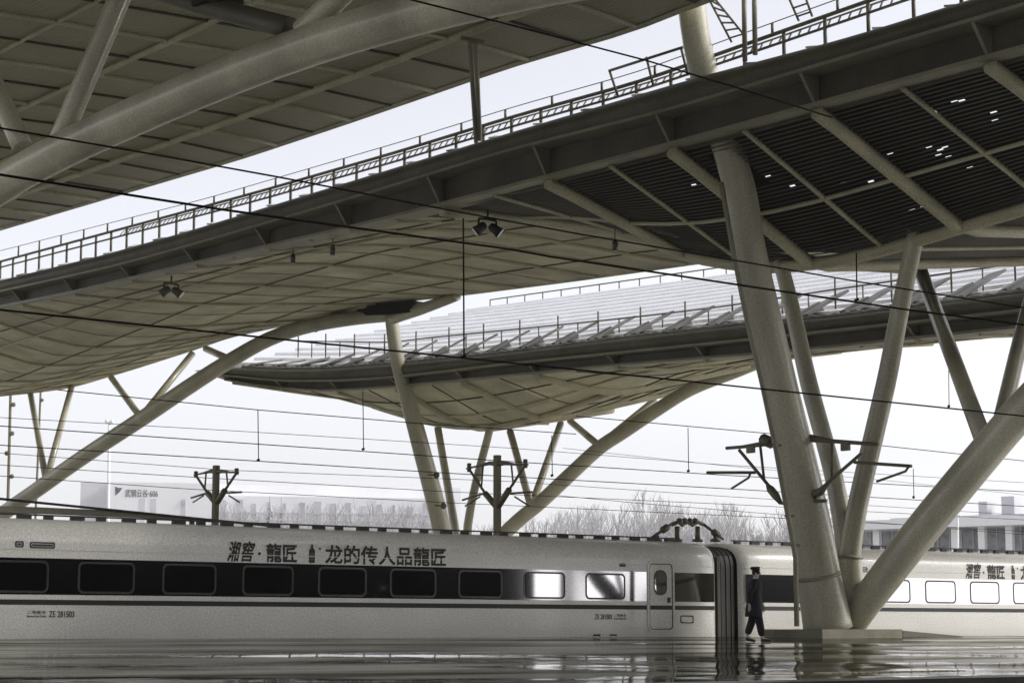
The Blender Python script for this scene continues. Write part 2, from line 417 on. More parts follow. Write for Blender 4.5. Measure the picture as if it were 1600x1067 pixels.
# ---- middle roof (B)
TB = 35.5; RB = 0.6
B_top = rail([(0, 436), (157, 397), (289, 360), (500, 295), (800, 203), (1090, 117), (1325, 55), (1500, 0), (1700, -62)], TB)
B_mid = rail([(0, 456), (115, 431), (205, 410), (320, 378), (560, 308), (800, 235), (1040, 175), (1270, 107), (1600, 10), (1750, -35)], TB)
B_low = rail([(0, 483), (131, 457), (218, 436), (320, 412), (600, 348), (800, 297), (1065, 228), (1290, 167), (1600, 83), (1750, 42)], TB + RB)
B_far = rail([(0, 613), (60, 611), (110, 604), (200, 577), (300, 545), (350, 527), (440, 507), (500, 498), (574, 475), (720, 459), (900, 436), (1140, 402), (1230, 406), (1300, 413), (1480, 416), (1600, 405), (1750, 380)], 52.0)
B_bel = Curve1([(10, 12.6), (14, 12.2), (30, 11.45), (36.8, 10.95), (39, 10.85), (42, 11.05), (45, 11.75), (48, 13.0), (51, 13.95), (55, 14.65), (65, 15.3), (80, 14.9), (90, 14.0), (101, 13.2), (110, 13.2), (130, 14.4)], 1.0)
TSB = (TB + RB + .05, 41.6, 52.0)
def zB(t, n): return lag(t, TSB, (B_low(n), B_bel(n), B_far(n)), min(2.4, max(.25, (n - 50) * .3)))
NB0, NB1 = 14.0, 126.0
brB = [29.0 + 5.62 * i - 5.62 * 2 for i in range(19)]; brB = [n for n in brB if 15 < n < 124]
roofB = thing('roof_canopy', 'middle wave canopy right above the train, dark louvers at right, pale panels at left', 'station roof', (44, 60, 0), 'wave shaped station canopies')
edge_beam(roofB, TB, NB0, NB1, B_top, B_mid, B_low, RB, brB)
LB = 53.5
tsl = frange(TSB[0], 52.0, 1.0)
b = MB(); b.grid([[(t, n, zB(t, n)) for t in tsl] for n in frange(LB, NB1, 1.0)]); b.build('soffit', 'soffit', roofB)
hr_ = random.Random(11)
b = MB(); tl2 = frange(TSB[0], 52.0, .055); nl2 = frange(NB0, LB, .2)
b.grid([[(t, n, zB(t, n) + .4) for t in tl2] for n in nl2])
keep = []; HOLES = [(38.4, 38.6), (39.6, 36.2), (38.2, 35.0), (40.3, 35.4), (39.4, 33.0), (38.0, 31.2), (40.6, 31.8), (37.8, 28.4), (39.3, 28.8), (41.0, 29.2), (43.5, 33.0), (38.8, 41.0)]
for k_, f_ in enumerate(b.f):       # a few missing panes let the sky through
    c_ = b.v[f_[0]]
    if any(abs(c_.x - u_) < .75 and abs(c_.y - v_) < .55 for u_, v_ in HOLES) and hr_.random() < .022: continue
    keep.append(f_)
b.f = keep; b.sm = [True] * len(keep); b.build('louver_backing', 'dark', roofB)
b = MB()
for t in frange(TSB[0] + .2, 51.6, .15):
    parts_ = [(NB0, LB)] if abs(t - 37.45) > .75 else [(NB0, 38.5), (39.5, LB)]     # the thick column passes between the slats
    for u_, v_ in parts_:
        ns = frange(u_, v_, 1.6)
        b.grid([[(t - .038, n, zB(t, n) + .02), (t - .035, n, zB(t, n)), (t + .035, n, zB(t, n)), (t + .038, n, zB(t, n) + .02)] for n in ns], False)
b.build('louver_slats', 'slat', roofB)
for n in brB:
    r = .20 if n < 56 else .085
    b = MB(); b.tube([(t, n, zB(t, n) - r * .5) for t in frange(TSB[0] - .1, 51.9, .9)], r, 8); b.build('rib', 'rib', roofB)
for a, c in zip(brB[:-1], brB[1:]):
    n = (a + c) / 2; b = MB()
    b.tube([(t, n, zB(t, n) - .02) for t in frange(TSB[0], 51.9, .9)], .08 if n < 56 else .03, 6)
    b.build('minor_rib', 'rib', roofB)
for i, t in enumerate((38.0, 39.2, 42.4, 45.6, 48.9)):
    ns = frange(NB0 if i == 1 else LB, NB1, 1.5)
    b = MB(); b.tube([(t, n, zB(t, n) - .04) for n in ns], .06 if i % 2 else .028, 6); b.build('purlin', 'rib' if i % 2 else 'seam', roofB)
b = MB(); b.tube([(41.6, n, zB(41.6, n) - .08) for n in frange(NB0, 50, 1.0)], .19, 10); b.build('belly_beam', 'rib', roofB)
b = MB(); sweep(b, frange(NB0, NB1, 1.0), lambda n: [(51.9, n, zB(51.9, n) + .0), (52.05, n, zB(52, n) - .1), (52.3, n, zB(52, n) - .02), (52.3, n, zB(52, n) + .5)], False)
b.build('far_edge_trim', 'soffit', roofB)
b = MB(); sweep(b, frange(NB0, NB1, 1.0), lambda n: [(TB + .5, n, B_top(n) - .1), (TB + .8, n, B_top(n) + .12), (TB + 2.4, n, B_top(n) + .62), (TB + 4, n, B_top(n) + .95), (46, n, B_top(n) + 1.0), (52.3, n, B_far(n) + 1.2), (52.3, n, B_far(n) + .4)][:(7 if n >= LB - .6 else 4)], False) if False else None
for pa_, pb_, kk in ((NB0, LB, 4), (LB, NB1, 7)):
    sweep(b, frange(pa_, pb_, 1.0), lambda n: [(TB + .5, n, B_top(n) - .1), (TB + .8, n, B_top(n) + .12), (TB + 2.4, n, B_top(n) + .62), (TB + 4, n, B_top(n) + .95), (46, n, B_top(n) + 1.0), (52.3, n, B_far(n) + 1.2), (52.3, n, B_far(n) + .4)][:kk], False)
b.build('roof_top', 'white', roofB)
TR = TB + .9
B_r1 = rail([(0, 409), (400, 301), (620, 238), (800, 183), (1000, 128), (1170, 68), (1300, 22), (1500, -48)], TR)
B_r2 = rail([(0, 418), (400, 314), (620, 252), (800, 198), (1000, 142), (1170, 84), (1300, 40), (1500, -28)], TR)
B_w = rail([(0, 392), (320, 311), (640, 218), (800, 168), (1000, 112), (1240, 24), (1500, -70)], TR)
railing(roofB, TR, NB0 + 1, NB1 - 1, B_r1, B_r2, B_w, B_top, 1.5, 2.4)
b = MB(); ns = frange(NB0 + 1, 76, 1.0); b.tube([(TR + .02, n, B_r2(n)) for n in ns], .03, 5); b.tube([(TR + .24, n, B_r1(n) - .02) for n in ns], .03, 5)
for n in frange(NB0 + 1, 76, .36):     # grating of the walkway
    b.bar((TR, n, B_r2(n) + .0), (TR + .25, n + .12, B_r1(n) - .02), .05, .02)
b.build('walkway_grating', 'vent', roofB)
for i, n in enumerate(frange(NB0 + 2, NB1 - 2, 2.3)):
    b = MB(); q = random.uniform(-.1, .1)
    b.bar((TB + .3, n, B_top(n) + .03), (TB + .85, n + .5 + q, B_top(n) + .25), .5, .05); b.build('roof_vent', 'white' if i % 3 else 'vent', roofB)

# ---- far roof (C)
TC = 53.5; RC = .55
C_top = rail([(346, 573), (383, 574), (430, 576), (499, 576), (592, 569), (696, 560), (800, 549), (950, 530), (1150, 507), (1300, 494), (1600, 455), (1800, 425)], TC)
C_mid = rail([(340, 586), (355, 587), (436, 595), (524, 595), (599, 591), (683, 582), (800, 568), (930, 555), (1080, 540), (1180, 530), (1600, 485), (1800, 460)], TC)
C_low = rail([(330, 590), (346, 593), (411, 605), (499, 612), (530, 612), (608, 607), (696, 599), (800, 589), (875, 582), (975, 572), (1180, 556), (1260, 549), (1600, 514), (1800, 492)], TC + RC)
C_bel = rail([(400, 612), (470, 612), (542, 619), (592, 637), (670, 663), (717, 671), (780, 671), (850, 655), (930, 625), (1010, 590), (1180, 552), (1600, 500)], 58.5, .8)
C_far = rail([(470, 570), (600, 620), (700, 645), (800, 660), (875, 660), (930, 645), (1010, 625), (1110, 592), (1175, 568), (1250, 553), (1350, 545), (1600, 523), (1800, 500)], 68.0, .8)
C_ft = rail([(600, 515), (700, 490), (800, 476), (970, 453), (1140, 430), (1600, 366), (1800, 340)], 72.0)
NC0, NC1 = 34.0, 98.2
TSC = (TC + RC + .05, 58.5, 68.0)
def zC(t, n): return lag(t, TSC, (C_low(n), C_bel(n), C_far(n)), 1.2)
roofC = thing('roof_canopy', 'far wave canopy with white stepped top, behind the thick leaning column', 'station roof', (60, 70, 0), 'wave shaped station canopies')
brC = [36 + 5.6 * i for i in range(12)]; brC = [n for n in brC if NC0 + .5 < n < NC1 - .5]
edge_beam(roofC, TC, NC0, NC1, C_top, C_mid, C_low, RC, brC)
tsl = frange(TSC[0], 68.0, 1.0)
b = MB(); b.grid([[(t, n, zC(t, n)) for t in tsl] for n in frange(NC0, NC1, 1.0)]); b.build('soffit', 'soffit', roofC)
for n in brC:
    b = MB(); b.tube([(t, n, zC(t, n) - .05) for t in frange(TSC[0] - .1, 67.9, 1.0)], .22 if 68 < n < 82 else .1, 8); b.build('rib', 'rib', roofC)
for a, c in zip(brC[:-1], brC[1:]):
    n = (a + c) / 2; b = MB(); b.tube([(t, n, zC(t, n) - .02) for t in frange(TSC[0], 67.9, 1.0)], .03, 6); b.build('minor_rib', 'seam', roofC)
for i, t in enumerate((55.6, 57, 60.4, 62.2, 64.2, 66.2)):
    b = MB(); b.tube([(t, n, zC(t, n) - .03) for n in frange(NC0, NC1, 1.2)], .07 if i % 2 else .035, 6); b.build('purlin', 'rib' if i % 2 else 'seam', roofC)
b = MB(); b.tube([(58.5, n, zC(58.5, n) - .05) for n in frange(70, 90, 1.0)], .15, 8); b.build('belly_beam', 'rib', roofC)
def topC(t, n):
    q = (t - TC - .8) / (72 - TC - .8); return (C_top(n) + .1) * (1 - q) + C_ft(n) * q
b = MB(); nst = 13; st = (72 - TC - .8) / nst
for i in range(nst):
    ta = TC + .8 + i * st; tb = ta + st
    sweep(b, frange(NC0, NC1, 2.0), lambda n: [(ta, n, topC(ta, n) + (.05 if i else -.4)), (ta + .03, n, topC(ta, n) + .22), (tb - .3, n, topC(tb, n) + .02), (tb, n, topC(tb, n) - .14)], False)
b.build('roof_top', 'white', roofC)
b = MB(); sweep(b, frange(NC0, NC1, 2.0), lambda n: [(72, n, C_ft(n) - .1), (72.2, n, C_ft(n) - 1.2), (68.0, n, zC(68, n))], False)
b.build('far_edge_trim', 'soffit', roofC)
b = MB(); b.grid([[(t, NC1, zC(t, NC1)) for t in tsl], [(t, NC1, topC(t, NC1) - .2) for t in tsl]], False); b.build('end_wall', 'soffit', roofC)
TRC = TC + 1.7
C_r1 = rail([(480, 533), (608, 535), (686, 526), (800, 515), (1025, 492), (1160, 475), (1250, 460), (1600, 410), (1800, 380)], TRC)
C_w = Curve1([(n, C_r1(n) + .42) for n in (30, 50, 70, 90, 96)])
C_f = Curve1([(n, C_r1(n) - .75) for n in (30, 50, 70, 90, 96)])
railing(roofC, TRC, NC0 + 1, 92.5, C_r1, None, None, C_f, 1.45, 2, .035)
for n in frange(NC0 + 1, 92.5, 2.9):
    b = MB(); b.tube([(TRC, n, C_r1(n) - .6), (TRC, n, C_r1(n) + .42)], .04, 6); b.build('railing_post', 'steel', roofC)
C_r3 = Curve1([(n, C_ft(n) + .45) for n in frange(30, 99, 3)])
railing(roofC, 71.8, NC0 + 1, NC1 - 1, C_r3, None, None, C_ft, 1.8, 2, .04)
for i, n in enumerate(frange(NC0 + 1.2, 95.5, 2.55)):
    z = C_top(n); q = min(1, max(.25, (97 - n) / 14)); b = MB()
    b.bar((TC + .35, n, z + .12), (TC + 2.0, n - .6, z + .2 + .95 * q), 1.2, .1)
    b.bar((TC + .6, n + .45, z + .05), (TC + 1.5, n + .1, z + .05 + .55 * q), .5, .5 * q)
    b.build('roof_vent', 'vent', roofC)
b = MB(); ns = frange(NC0 + 1, 96, .3); b.tube([(TC + .25, n, C_top(n) + .05) for n in ns], [.05 + .08 * (i % 2) for i in range(len(ns))], 6); b.build('edge_gutter_mesh', 'vent', roofC)
b = MB(); tip = on_t(303, 579, TC); e0 = [(TC + .3, NC1, C_top(NC1)), (TC - .05, NC1, C_mid(NC1) + .1), (TC + .5, NC1, C_low(NC1)), (TC + 1.5, NC1, C_top(NC1) + .1)]
b.add(e0 + [tuple(tip)], [(0, 1, 4), (1, 2, 4), (2, 3, 4), (3, 0, 4), (0, 3, 2, 1)]); b.build('tapered_tip', 'soffit', roofC)

# ---- near roof (A)
A_edge = rail([(0, 357), (380, 244), (550, 187), (800, 100), (1015, 37), (1065, 12), (1250, -50)], 35.0)
A_rib = rail([(70, 288), (320, 200), (575, 107), (800, 20), (900, -18)], 32.0)
def zA(t, n):
    e, r_ = A_edge(n), A_rib(n)
    if t >= 32: q = (t - 32) / 3.0; return r_ + (e - r_) * q
    return r_ + .02 * (t - 32) - .0006 * (t - 32) ** 2
NA0, NA1 = 22.0, 96.0
roofA = thing('roof_canopy', 'near canopy crossing the top left corner, seen from below with ribbed panels', 'station roof', (22, 55, 0), 'wave shaped station canopies')
def soffA():
    m = bpy.data.materials.new('ribbed_soffit'); m.use_nodes = True
    t = m.node_tree; bs = t.nodes['Principled BSDF']; bs.inputs['Roughness'].default_value = .65
    tc = t.nodes.new('ShaderNodeTexCoord'); mp = t.nodes.new('ShaderNodeMapping'); mp.inputs['Rotation'].default_value = (0, 0, 0)
    wv = t.nodes.new('ShaderNodeTexWave'); wv.wave_type = 'BANDS'; wv.bands_direction = 'X'; wv.inputs['Scale'].default_value = 2.4; wv.inputs['Distortion'].default_value = 0
    n = t.nodes.new('ShaderNodeTexNoise'); n.inputs['Scale'].default_value = .5; n.inputs['Detail'].default_value = 6
    t.links.new(tc.outputs['Object'], mp.inputs['Vector']); t.links.new(mp.outputs['Vector'], wv.inputs['Vector']); t.links.new(tc.outputs['Object'], n.inputs['Vector'])
    cr = t.nodes.new('ShaderNodeValToRGB'); cr.color_ramp.elements[0].color = olive(.18, 2.2); cr.color_ramp.elements[1].color = olive(.36, 2.2)
    ad = t.nodes.new('ShaderNodeMath'); ad.operation = 'MULTIPLY_ADD'; ad.inputs[1].default_value = .5
    t.links.new(wv.outputs['Fac'], ad.inputs[0]); 
    h = t.nodes.new('ShaderNodeMath'); h.operation = 'MULTIPLY'; h.inputs[1].default_value = .6
    t.links.new(n.outputs['Fac'], h.inputs[0]); t.links.new(h.outputs[0], ad.inputs[2])
    t.links.new(ad.outputs[0], cr.inputs['Fac']); t.links.new(cr.outputs['Color'], bs.inputs['Base Color'])
    bp = t.nodes.new('ShaderNodeBump'); bp.inputs['Strength'].default_value = .6; bp.inputs['Distance'].default_value = .03
    t.links.new(wv.outputs['Fac'], bp.inputs['Height']); t.links.new(bp.outputs['Normal'], bs.inputs['Normal'])
    return m
M['soffA'] = soffA()
TA0 = 9.0
tsl = frange(TA0, 35.0, 1.0)
b = MB(); b.grid([[(t, n, zA(t, n)) for t in tsl] for n in frange(NA0, NA1, 1.5)]); b.build('soffit', 'soffA', roofA)
b = MB(); sweep(b, frange(NA0, NA1, 1.5), lambda n: [(34.9, n, zA(35, n) - .02), (35.05, n, zA(35, n) - .1), (35.25, n, zA(35, n) + .0), (35.25, n, zA(35, n) + .5), (TA0 - .3, n, zA(TA0, n) + .9), (TA0 - .3, n, zA(TA0, n) - .1)], False)
b.build('roof_top', 'rib', roofA)
for i, n in enumerate(frange(NA0 + 1, NA1 - 1, 2.5)):
    b = MB(); b.tube([(t, n, zA(t, n) - .03) for t in frange(TA0, 34.9, 1.3)], .09 if i % 2 else .045, 6)
    b.build('rib', 'rib' if i % 2 else 'seam', roofA)
for t, r, mm in ((32, .13, 'rib'), (28.6, .06, 'rib'), (25.5, .1, 'rib'), (22.0, .06, 'rib'), (19, .12, 'rib'), (16, .08, 'rib'), (13, .1, 'rib')):
    b = MB(); b.tube([(t, n, zA(t, n) - r * .6) for n in frange(NA0, NA1, 1.5)], r, 8); b.build('purlin', mm, roofA)

# ---- unseen canopy added above and behind the camera to block sky light
roofShade = thing('roof_canopy', 'unseen canopy added behind the viewpoint to shade the scene', 'station roof', (30, -25, 0), 'wave shaped station canopies')
wv_ = lambda t, n: 13.5 + 1.2 * math.sin(n * .09) + .02 * t
b = MB(); b.grid([[(t, n, wv_(t, n)) for t in frange(-30, 75, 5)] for n in frange(-70, 9, 3)]); b.build('soffit', 'soffA', roofShade)
b = MB(); b.grid([[(t, n, wv_(t, n) + .8) for t in frange(-30, 75, 5)] for n in frange(-70, 9, 3)]); b.build('roof_top', 'white', roofShade)
for t in frange(-28, 73, 5.6):
    b = MB(); b.tube([(t, n, wv_(t, n) - .1) for n in frange(-70, 9, 3)], .15, 8); b.build('rib', 'rib', roofShade)

# ------------------------------------------------------------------ branching columns
def limb(root, name, pts, r, m='column', seg=20):
    b = MB()
    # resample with catmull-rom for smooth arches
    P = [Vector(p) for p in pts]
    rs = r if isinstance(r, (list, tuple)) else [r] * len(P)
    if len(P) > 2:
        Q, R_ = [], []
        for i in range(len(P) - 1):
            p0, p1, p2, p3 = P[max(i - 1, 0)], P[i], P[i + 1], P[min(i + 2, len(P) - 1)]
            for k in range(5):
                u = k / 5
                Q.append(.5 * ((2 * p1) + (p2 - p0) * u + (2 * p0 - 5 * p1 + 4 * p2 - p3) * u * u + (-p0 + 3 * p1 - 3 * p2 + p3) * u ** 3))
                R_.append(rs[i] + (rs[i + 1] - rs[i]) * u)
        Q.append(P[-1]); R_.append(rs[-1]); P, rs = Q, R_
    b.tube(P, rs, seg); return b.build(name, m, root)
COLG = 'branching steel columns of the station'
# near cluster
N0 = 39.0
base = on_n(1335, 979, N0); base.z = fz(N0)
cA = thing('branching_column', 'big near white column cluster rising from a stone plinth beside the walking person', 'column', base, COLG)
limb(cA, 'main_column', [on_n(1294, 983, N0), on_n(1279, 900, N0), on_n(1261, 800, N0), on_n(1240, 700, N0), on_n(1217, 600, N0), on_n(1172, 400, N0), on_n(1153, 285, N0), on_n(1096, 100, N0), on_n(1076, -30, N0)], [.70, .63, .60, .555, .51, .48, .45, .40, .38], seg=28)
limb(cA, 'thin_column', [on_t(1326, 880, 41.6), on_t(1304, 750, 41.6), on_t(1264, 600, 41.6), on_t(1242, 500, 41.6), on_t(1219, 408, 41.6)], [.30, .27, .26, .24, .22])
limb(cA, 'thin_column', [on_t(1326, 880, 41.6), on_t(1340, 790, 41.6), on_t(1384, 600, 41.6), on_t(1403, 500, 41.6), on_t(1432, 362, 41.6)], [.32, .29, .28, .26, .24])
limb(cA, 'column_stub', [on_t(1325, 868, 41.6), on_t(1327, 920, 41.6), on_t(1332, 981, 41.6)], [.40, .40, .36])
pa, pb = (41.6, 39.0), (52.7, -2.0)
limb(cA, 'arch_rib', [on_v(x, y, pa, pb) for x, y in ((1322, 985), (1350, 944), (1384, 900), (1421, 852), (1462, 801), (1546, 700), (1600, 638), (1690, 543), (1780, 460))], [.42, .45, .47, .48, .49, .48, .48, .46, .44], seg=24)
nd = on_v(1537, 688, pa, pb)
limb(cA, 'strut', [nd, on_t(1437, 420, 50.5)], [.25, .24]); limb(cA, 'strut', [nd + Vector((.2, -.3, 0)), on_t(1608, 480, 49.0), on_t(1640, 395, 50)], [.25, .24, .24])
b = MB(); b.tube([on_n(1279.4, 902, N0), on_n(1278.3, 896, N0)], .642, 28); b.build('collar', 'flange', cA)
b = MB(); b.tube([on_t(1325, 873, 41.6), on_t(1325, 868, 41.6)], .42, 24); b.build('collar', 'flange', cA)
p0 = on_n(1285, 990, 38.2); p1 = on_n(1410, 990, 38.2)
b = MB(); b.box((p0.x, 38.2, fz(38.2) - .05), (p1.x, 40.6, .21)); b.build('plinth', 'concrete', cA)
r0 = on_n(1411, 985, 40.2); r1 = on_n(1505, 994, 40.2); b = MB(); b.prism([(r0.x, 40.2, -.02), (r1.x, 40.2, -.02), (r1.x, 40.2, .0), (r0.x, 40.2, .17)], (0, .5, 0)); b.build('kerb_ramp', 'beam', cA)
dp = [(1127, 285), (1147, 400), (1167, 500), (1191, 600), (1212, 700), (1230, 800), (1236, 832), (1243, 870), (1245, 978)]
b = MB(); b.tube([on_n(x, y, N0 - .45) for x, y in dp], .07, 8); b.build('drain_pipe', 'flange', cA)
b = MB()
for x, y in ((1211, 695), (1231, 806), (1240, 852)):
    q = on_n(x + 3, y, N0 - .45); b.tube([q + Vector((-.16, 0, 0)), q + Vector((.3, .15, .02))], .035, 6)
b.build('pipe_clamp', 'steel', cA)
# far cluster
N1 = 80.0
base = on_n(733, 984, N1); base.z = -1.4
cB = thing('branching_column', 'far white column cluster standing behind the middle of the train', 'column', base, COLG)
limb(cB, 'main_column', [Vector((base.x, N1, -1.4)), on_n(690, 825, N1), on_n(658, 700, N1), on_n(639, 630, N1), on_n(621, 562, N1), on_n(611, 492, N1)], [.56, .47, .44, .40, .36, .32])
TQ = base.x
limb(cB, 'thin_column', [on_t(735, 960, TQ), on_t(712, 830, TQ), on_t(684, 668, TQ)], [.24, .22, .19])
limb(cB, 'thin_column', [on_t(735, 960, TQ), on_t(731, 820, TQ), on_t(767, 664, TQ)], [.24, .22, .19])
qa, qb = (TQ, N1), (68.0, 69.0)
limb(cB, 'arch_rib', [on_v(x, y, qa, qb) for x, y in ((738, 950), (760, 870), (800, 822), (845, 784), (890, 742), (936, 700), (975, 674), (1025, 641), (1080, 608), (1150, 581), (1190, 566))], [.3, .36, .36, .36, .36, .35, .35, .34, .32, .3, .26])
nd = on_v(830, 792, qa, qb); limb(cB, 'strut', [nd, on_t(797, 674, 62)], .19); limb(cB, 'strut', [nd, on_t(876, 662, 66)], .19)
nd = on_v(936, 696, qa, qb); limb(cB, 'strut', [nd, on_t(891, 658, 66)], .18); limb(cB, 'strut', [nd, on_t(1022, 626, 67)], .18)
# left arch (base outside the frame)
la, lb = (43.0, 118.0), (52.0, 81.0)
base = on_v(-150, 984, la, lb); base.z = -1.4
cC = thing('branching_column', 'long slanting arch at left rising from behind the train, carrying pairs of struts', 'column', base, COLG)
limb(cC, 'arch_rib', [on_v(x, y, la, lb) for x, y in ((-190, 1010), (-90, 880), (0, 806), (62, 762), (130, 714), (220, 655), (300, 601), (360, 563), (420, 530), (480, 510), (550, 498), (614, 492))], [.44, .44, .44, .44, .43, .43, .42, .40, .38, .36, .34, .32])
for nx, ny, tops in ((72, 750, ((47, 612), (113, 601))), (220, 652, ((174, 590), (301, 552))), (363, 563, ((322, 545), (446, 512)))):
    nd = on_v(nx, ny, la, lb)
    for x, y in tops: limb(cC, 'strut', [nd, on_t(x, y, 51.5)], .19)
limb(cC, 'crown_beam', [on_v(490, 513, la, lb), on_t(530, 494, 52), on_t(578, 477, 52)], .24)
limb(cC, 'crown_beam', [on_v(614, 497, la, lb), on_t(660, 482, 52), on_t(715, 463, 52)], [.30, .28, .2])
q0, q1 = on_t(568, 486, 52.2), on_t(655, 480, 52.2); b = MB(); b.bar(q0, q1, .8, .55); b.build('crown_gap_shade', 'dark', cC)  # dark block standing in for the shaded gap at the arch crown
# near-left arch
ga, gb = (19.6, 47.8), (23.0, 33.0)
base = on_v(-400, 700, ga, gb); base.z = -1.4
cD = thing('branching_column', 'thick arch tube crossing the top left corner under the near canopy', 'column', base, COLG)
limb(cD, 'arch_rib', [on_v(x, y, ga, gb) for x, y in ((-560, 980), (-300, 590), (-120, 380), (0, 290), (120, 224), (300, 143), (460, 80), (620, 30), (800, -15), (960, -45))], .47, seg=28)
nd = on_v(88, 232, ga, gb)
limb(cD, 'strut', [nd, on_v(190, -10, ga, gb), on_v(215, -75, ga, gb)], [.28, .28, .28]); limb(cD, 'strut', [on_v(36, 232, ga, gb), on_v(-30, 85, ga, gb), on_v(-70, -10, ga, gb)], .27)
nd = on_v(472, 50, ga, gb)
limb(cD, 'strut', [nd, on_v(545, -20, ga, gb), on_v(600, -85, ga, gb)], .27); limb(cD, 'strut', [on_v(455, 45, ga, gb), on_v(318, 8, ga, gb), on_v(250, -14, ga, gb)], .25, 'beam')
q = on_v(340, 2, ga, gb); b = MB(); b.box((q.x - .45, q.y - .45, q.z - .1), (q.x + .45, q.y + .45, q.z + .9)); b.build('joint_box', 'dark', cD)

# ------------------------------------------------------------------ thin props, ladders
t = TB + .5
pr = thing('roof_prop', 'thin double steel prop between the near and middle canopies, left one', 'prop', on_t(742, 222, t), 'steel props between canopies')
for x0, x1, yt, yb in ((734, 744, 62, 222), (743, 750, 66, 218)):
    b = MB(); b.tube([on_t(x0, yt, 31.6), on_t(x1, yb, t)], .075, 10); b.build('post', 'flange', pr)
b = MB(); b.bar(on_t(726, 60, 31.6), on_t(750, 65, 31.6), .25, .1); b.build('cap_plate', 'steel', pr)
pr = thing('roof_prop', 'pair of slim steel props just right of the thick leaning column top', 'prop', on_t(1166, 95, t), 'steel props between canopies')
for x0, x1, yt, yb in ((1162, 1164, -40, 96), (1178, 1180, -40, 86)):
    b = MB(); b.tube([on_t(x0, yt, t), on_t(x1, yb, t)], .07, 10); b.build('post', 'flange', pr)
def ladder(lbl, a0, a1, c0, c1, t, rungs):
    root = thing('ladder', lbl, 'ladder', on_t(*a1, t), 'ladders on the canopy edge')
    for p, q in ((a0, a1), (c0, c1)):
        b = MB(); b.tube([on_t(*p, t), on_t(*q, t)], .035, 6); b.build('rail', 'steel', root)
    for i in range(rungs):
        u = (i + .5) / rungs
        b = MB(); b.tube([on_t(a0[0] + (a1[0] - a0[0]) * u, a0[1] + (a1[1] - a0[1]) * u, t), on_t(c0[0] + (c1[0] - c0[0]) * u, c0[1] + (c1[1] - c0[1]) * u, t)], .028, 6); b.build('rung', 'steel', root)
ladder('leaning steel ladder on the canopy edge next to the thick column top', (1092, -30), (1143, 66), (1108, -12), (1165, 58), TB + 1.2, 8)
ladder('steel ladder on the canopy edge right of the slim prop pair', (1225, -20), (1248, 33), (1250, -28), (1269, 26), TB + 1.2, 4)
gate = thing('guard_frame', 'slanted guard rail frame on the canopy edge left of the thick column', 'railing', on_t(1015, 150, TB + .7))
for seg_ in (((952, 110), (966, 152)), ((1010, 90), (1021, 135)), ((1064, 75), (1075, 118))):
    b = MB(); b.tube([on_t(*seg_[0], TB + .7), on_t(*seg_[1], TB + .7)], .04, 6); b.build('post', 'steel', gate)
b = MB(); b.tube([on_t(952, 111, TB + .7), on_t(1068, 74, TB + .7)], .045, 6); b.build('top_rail', 'steel', gate)

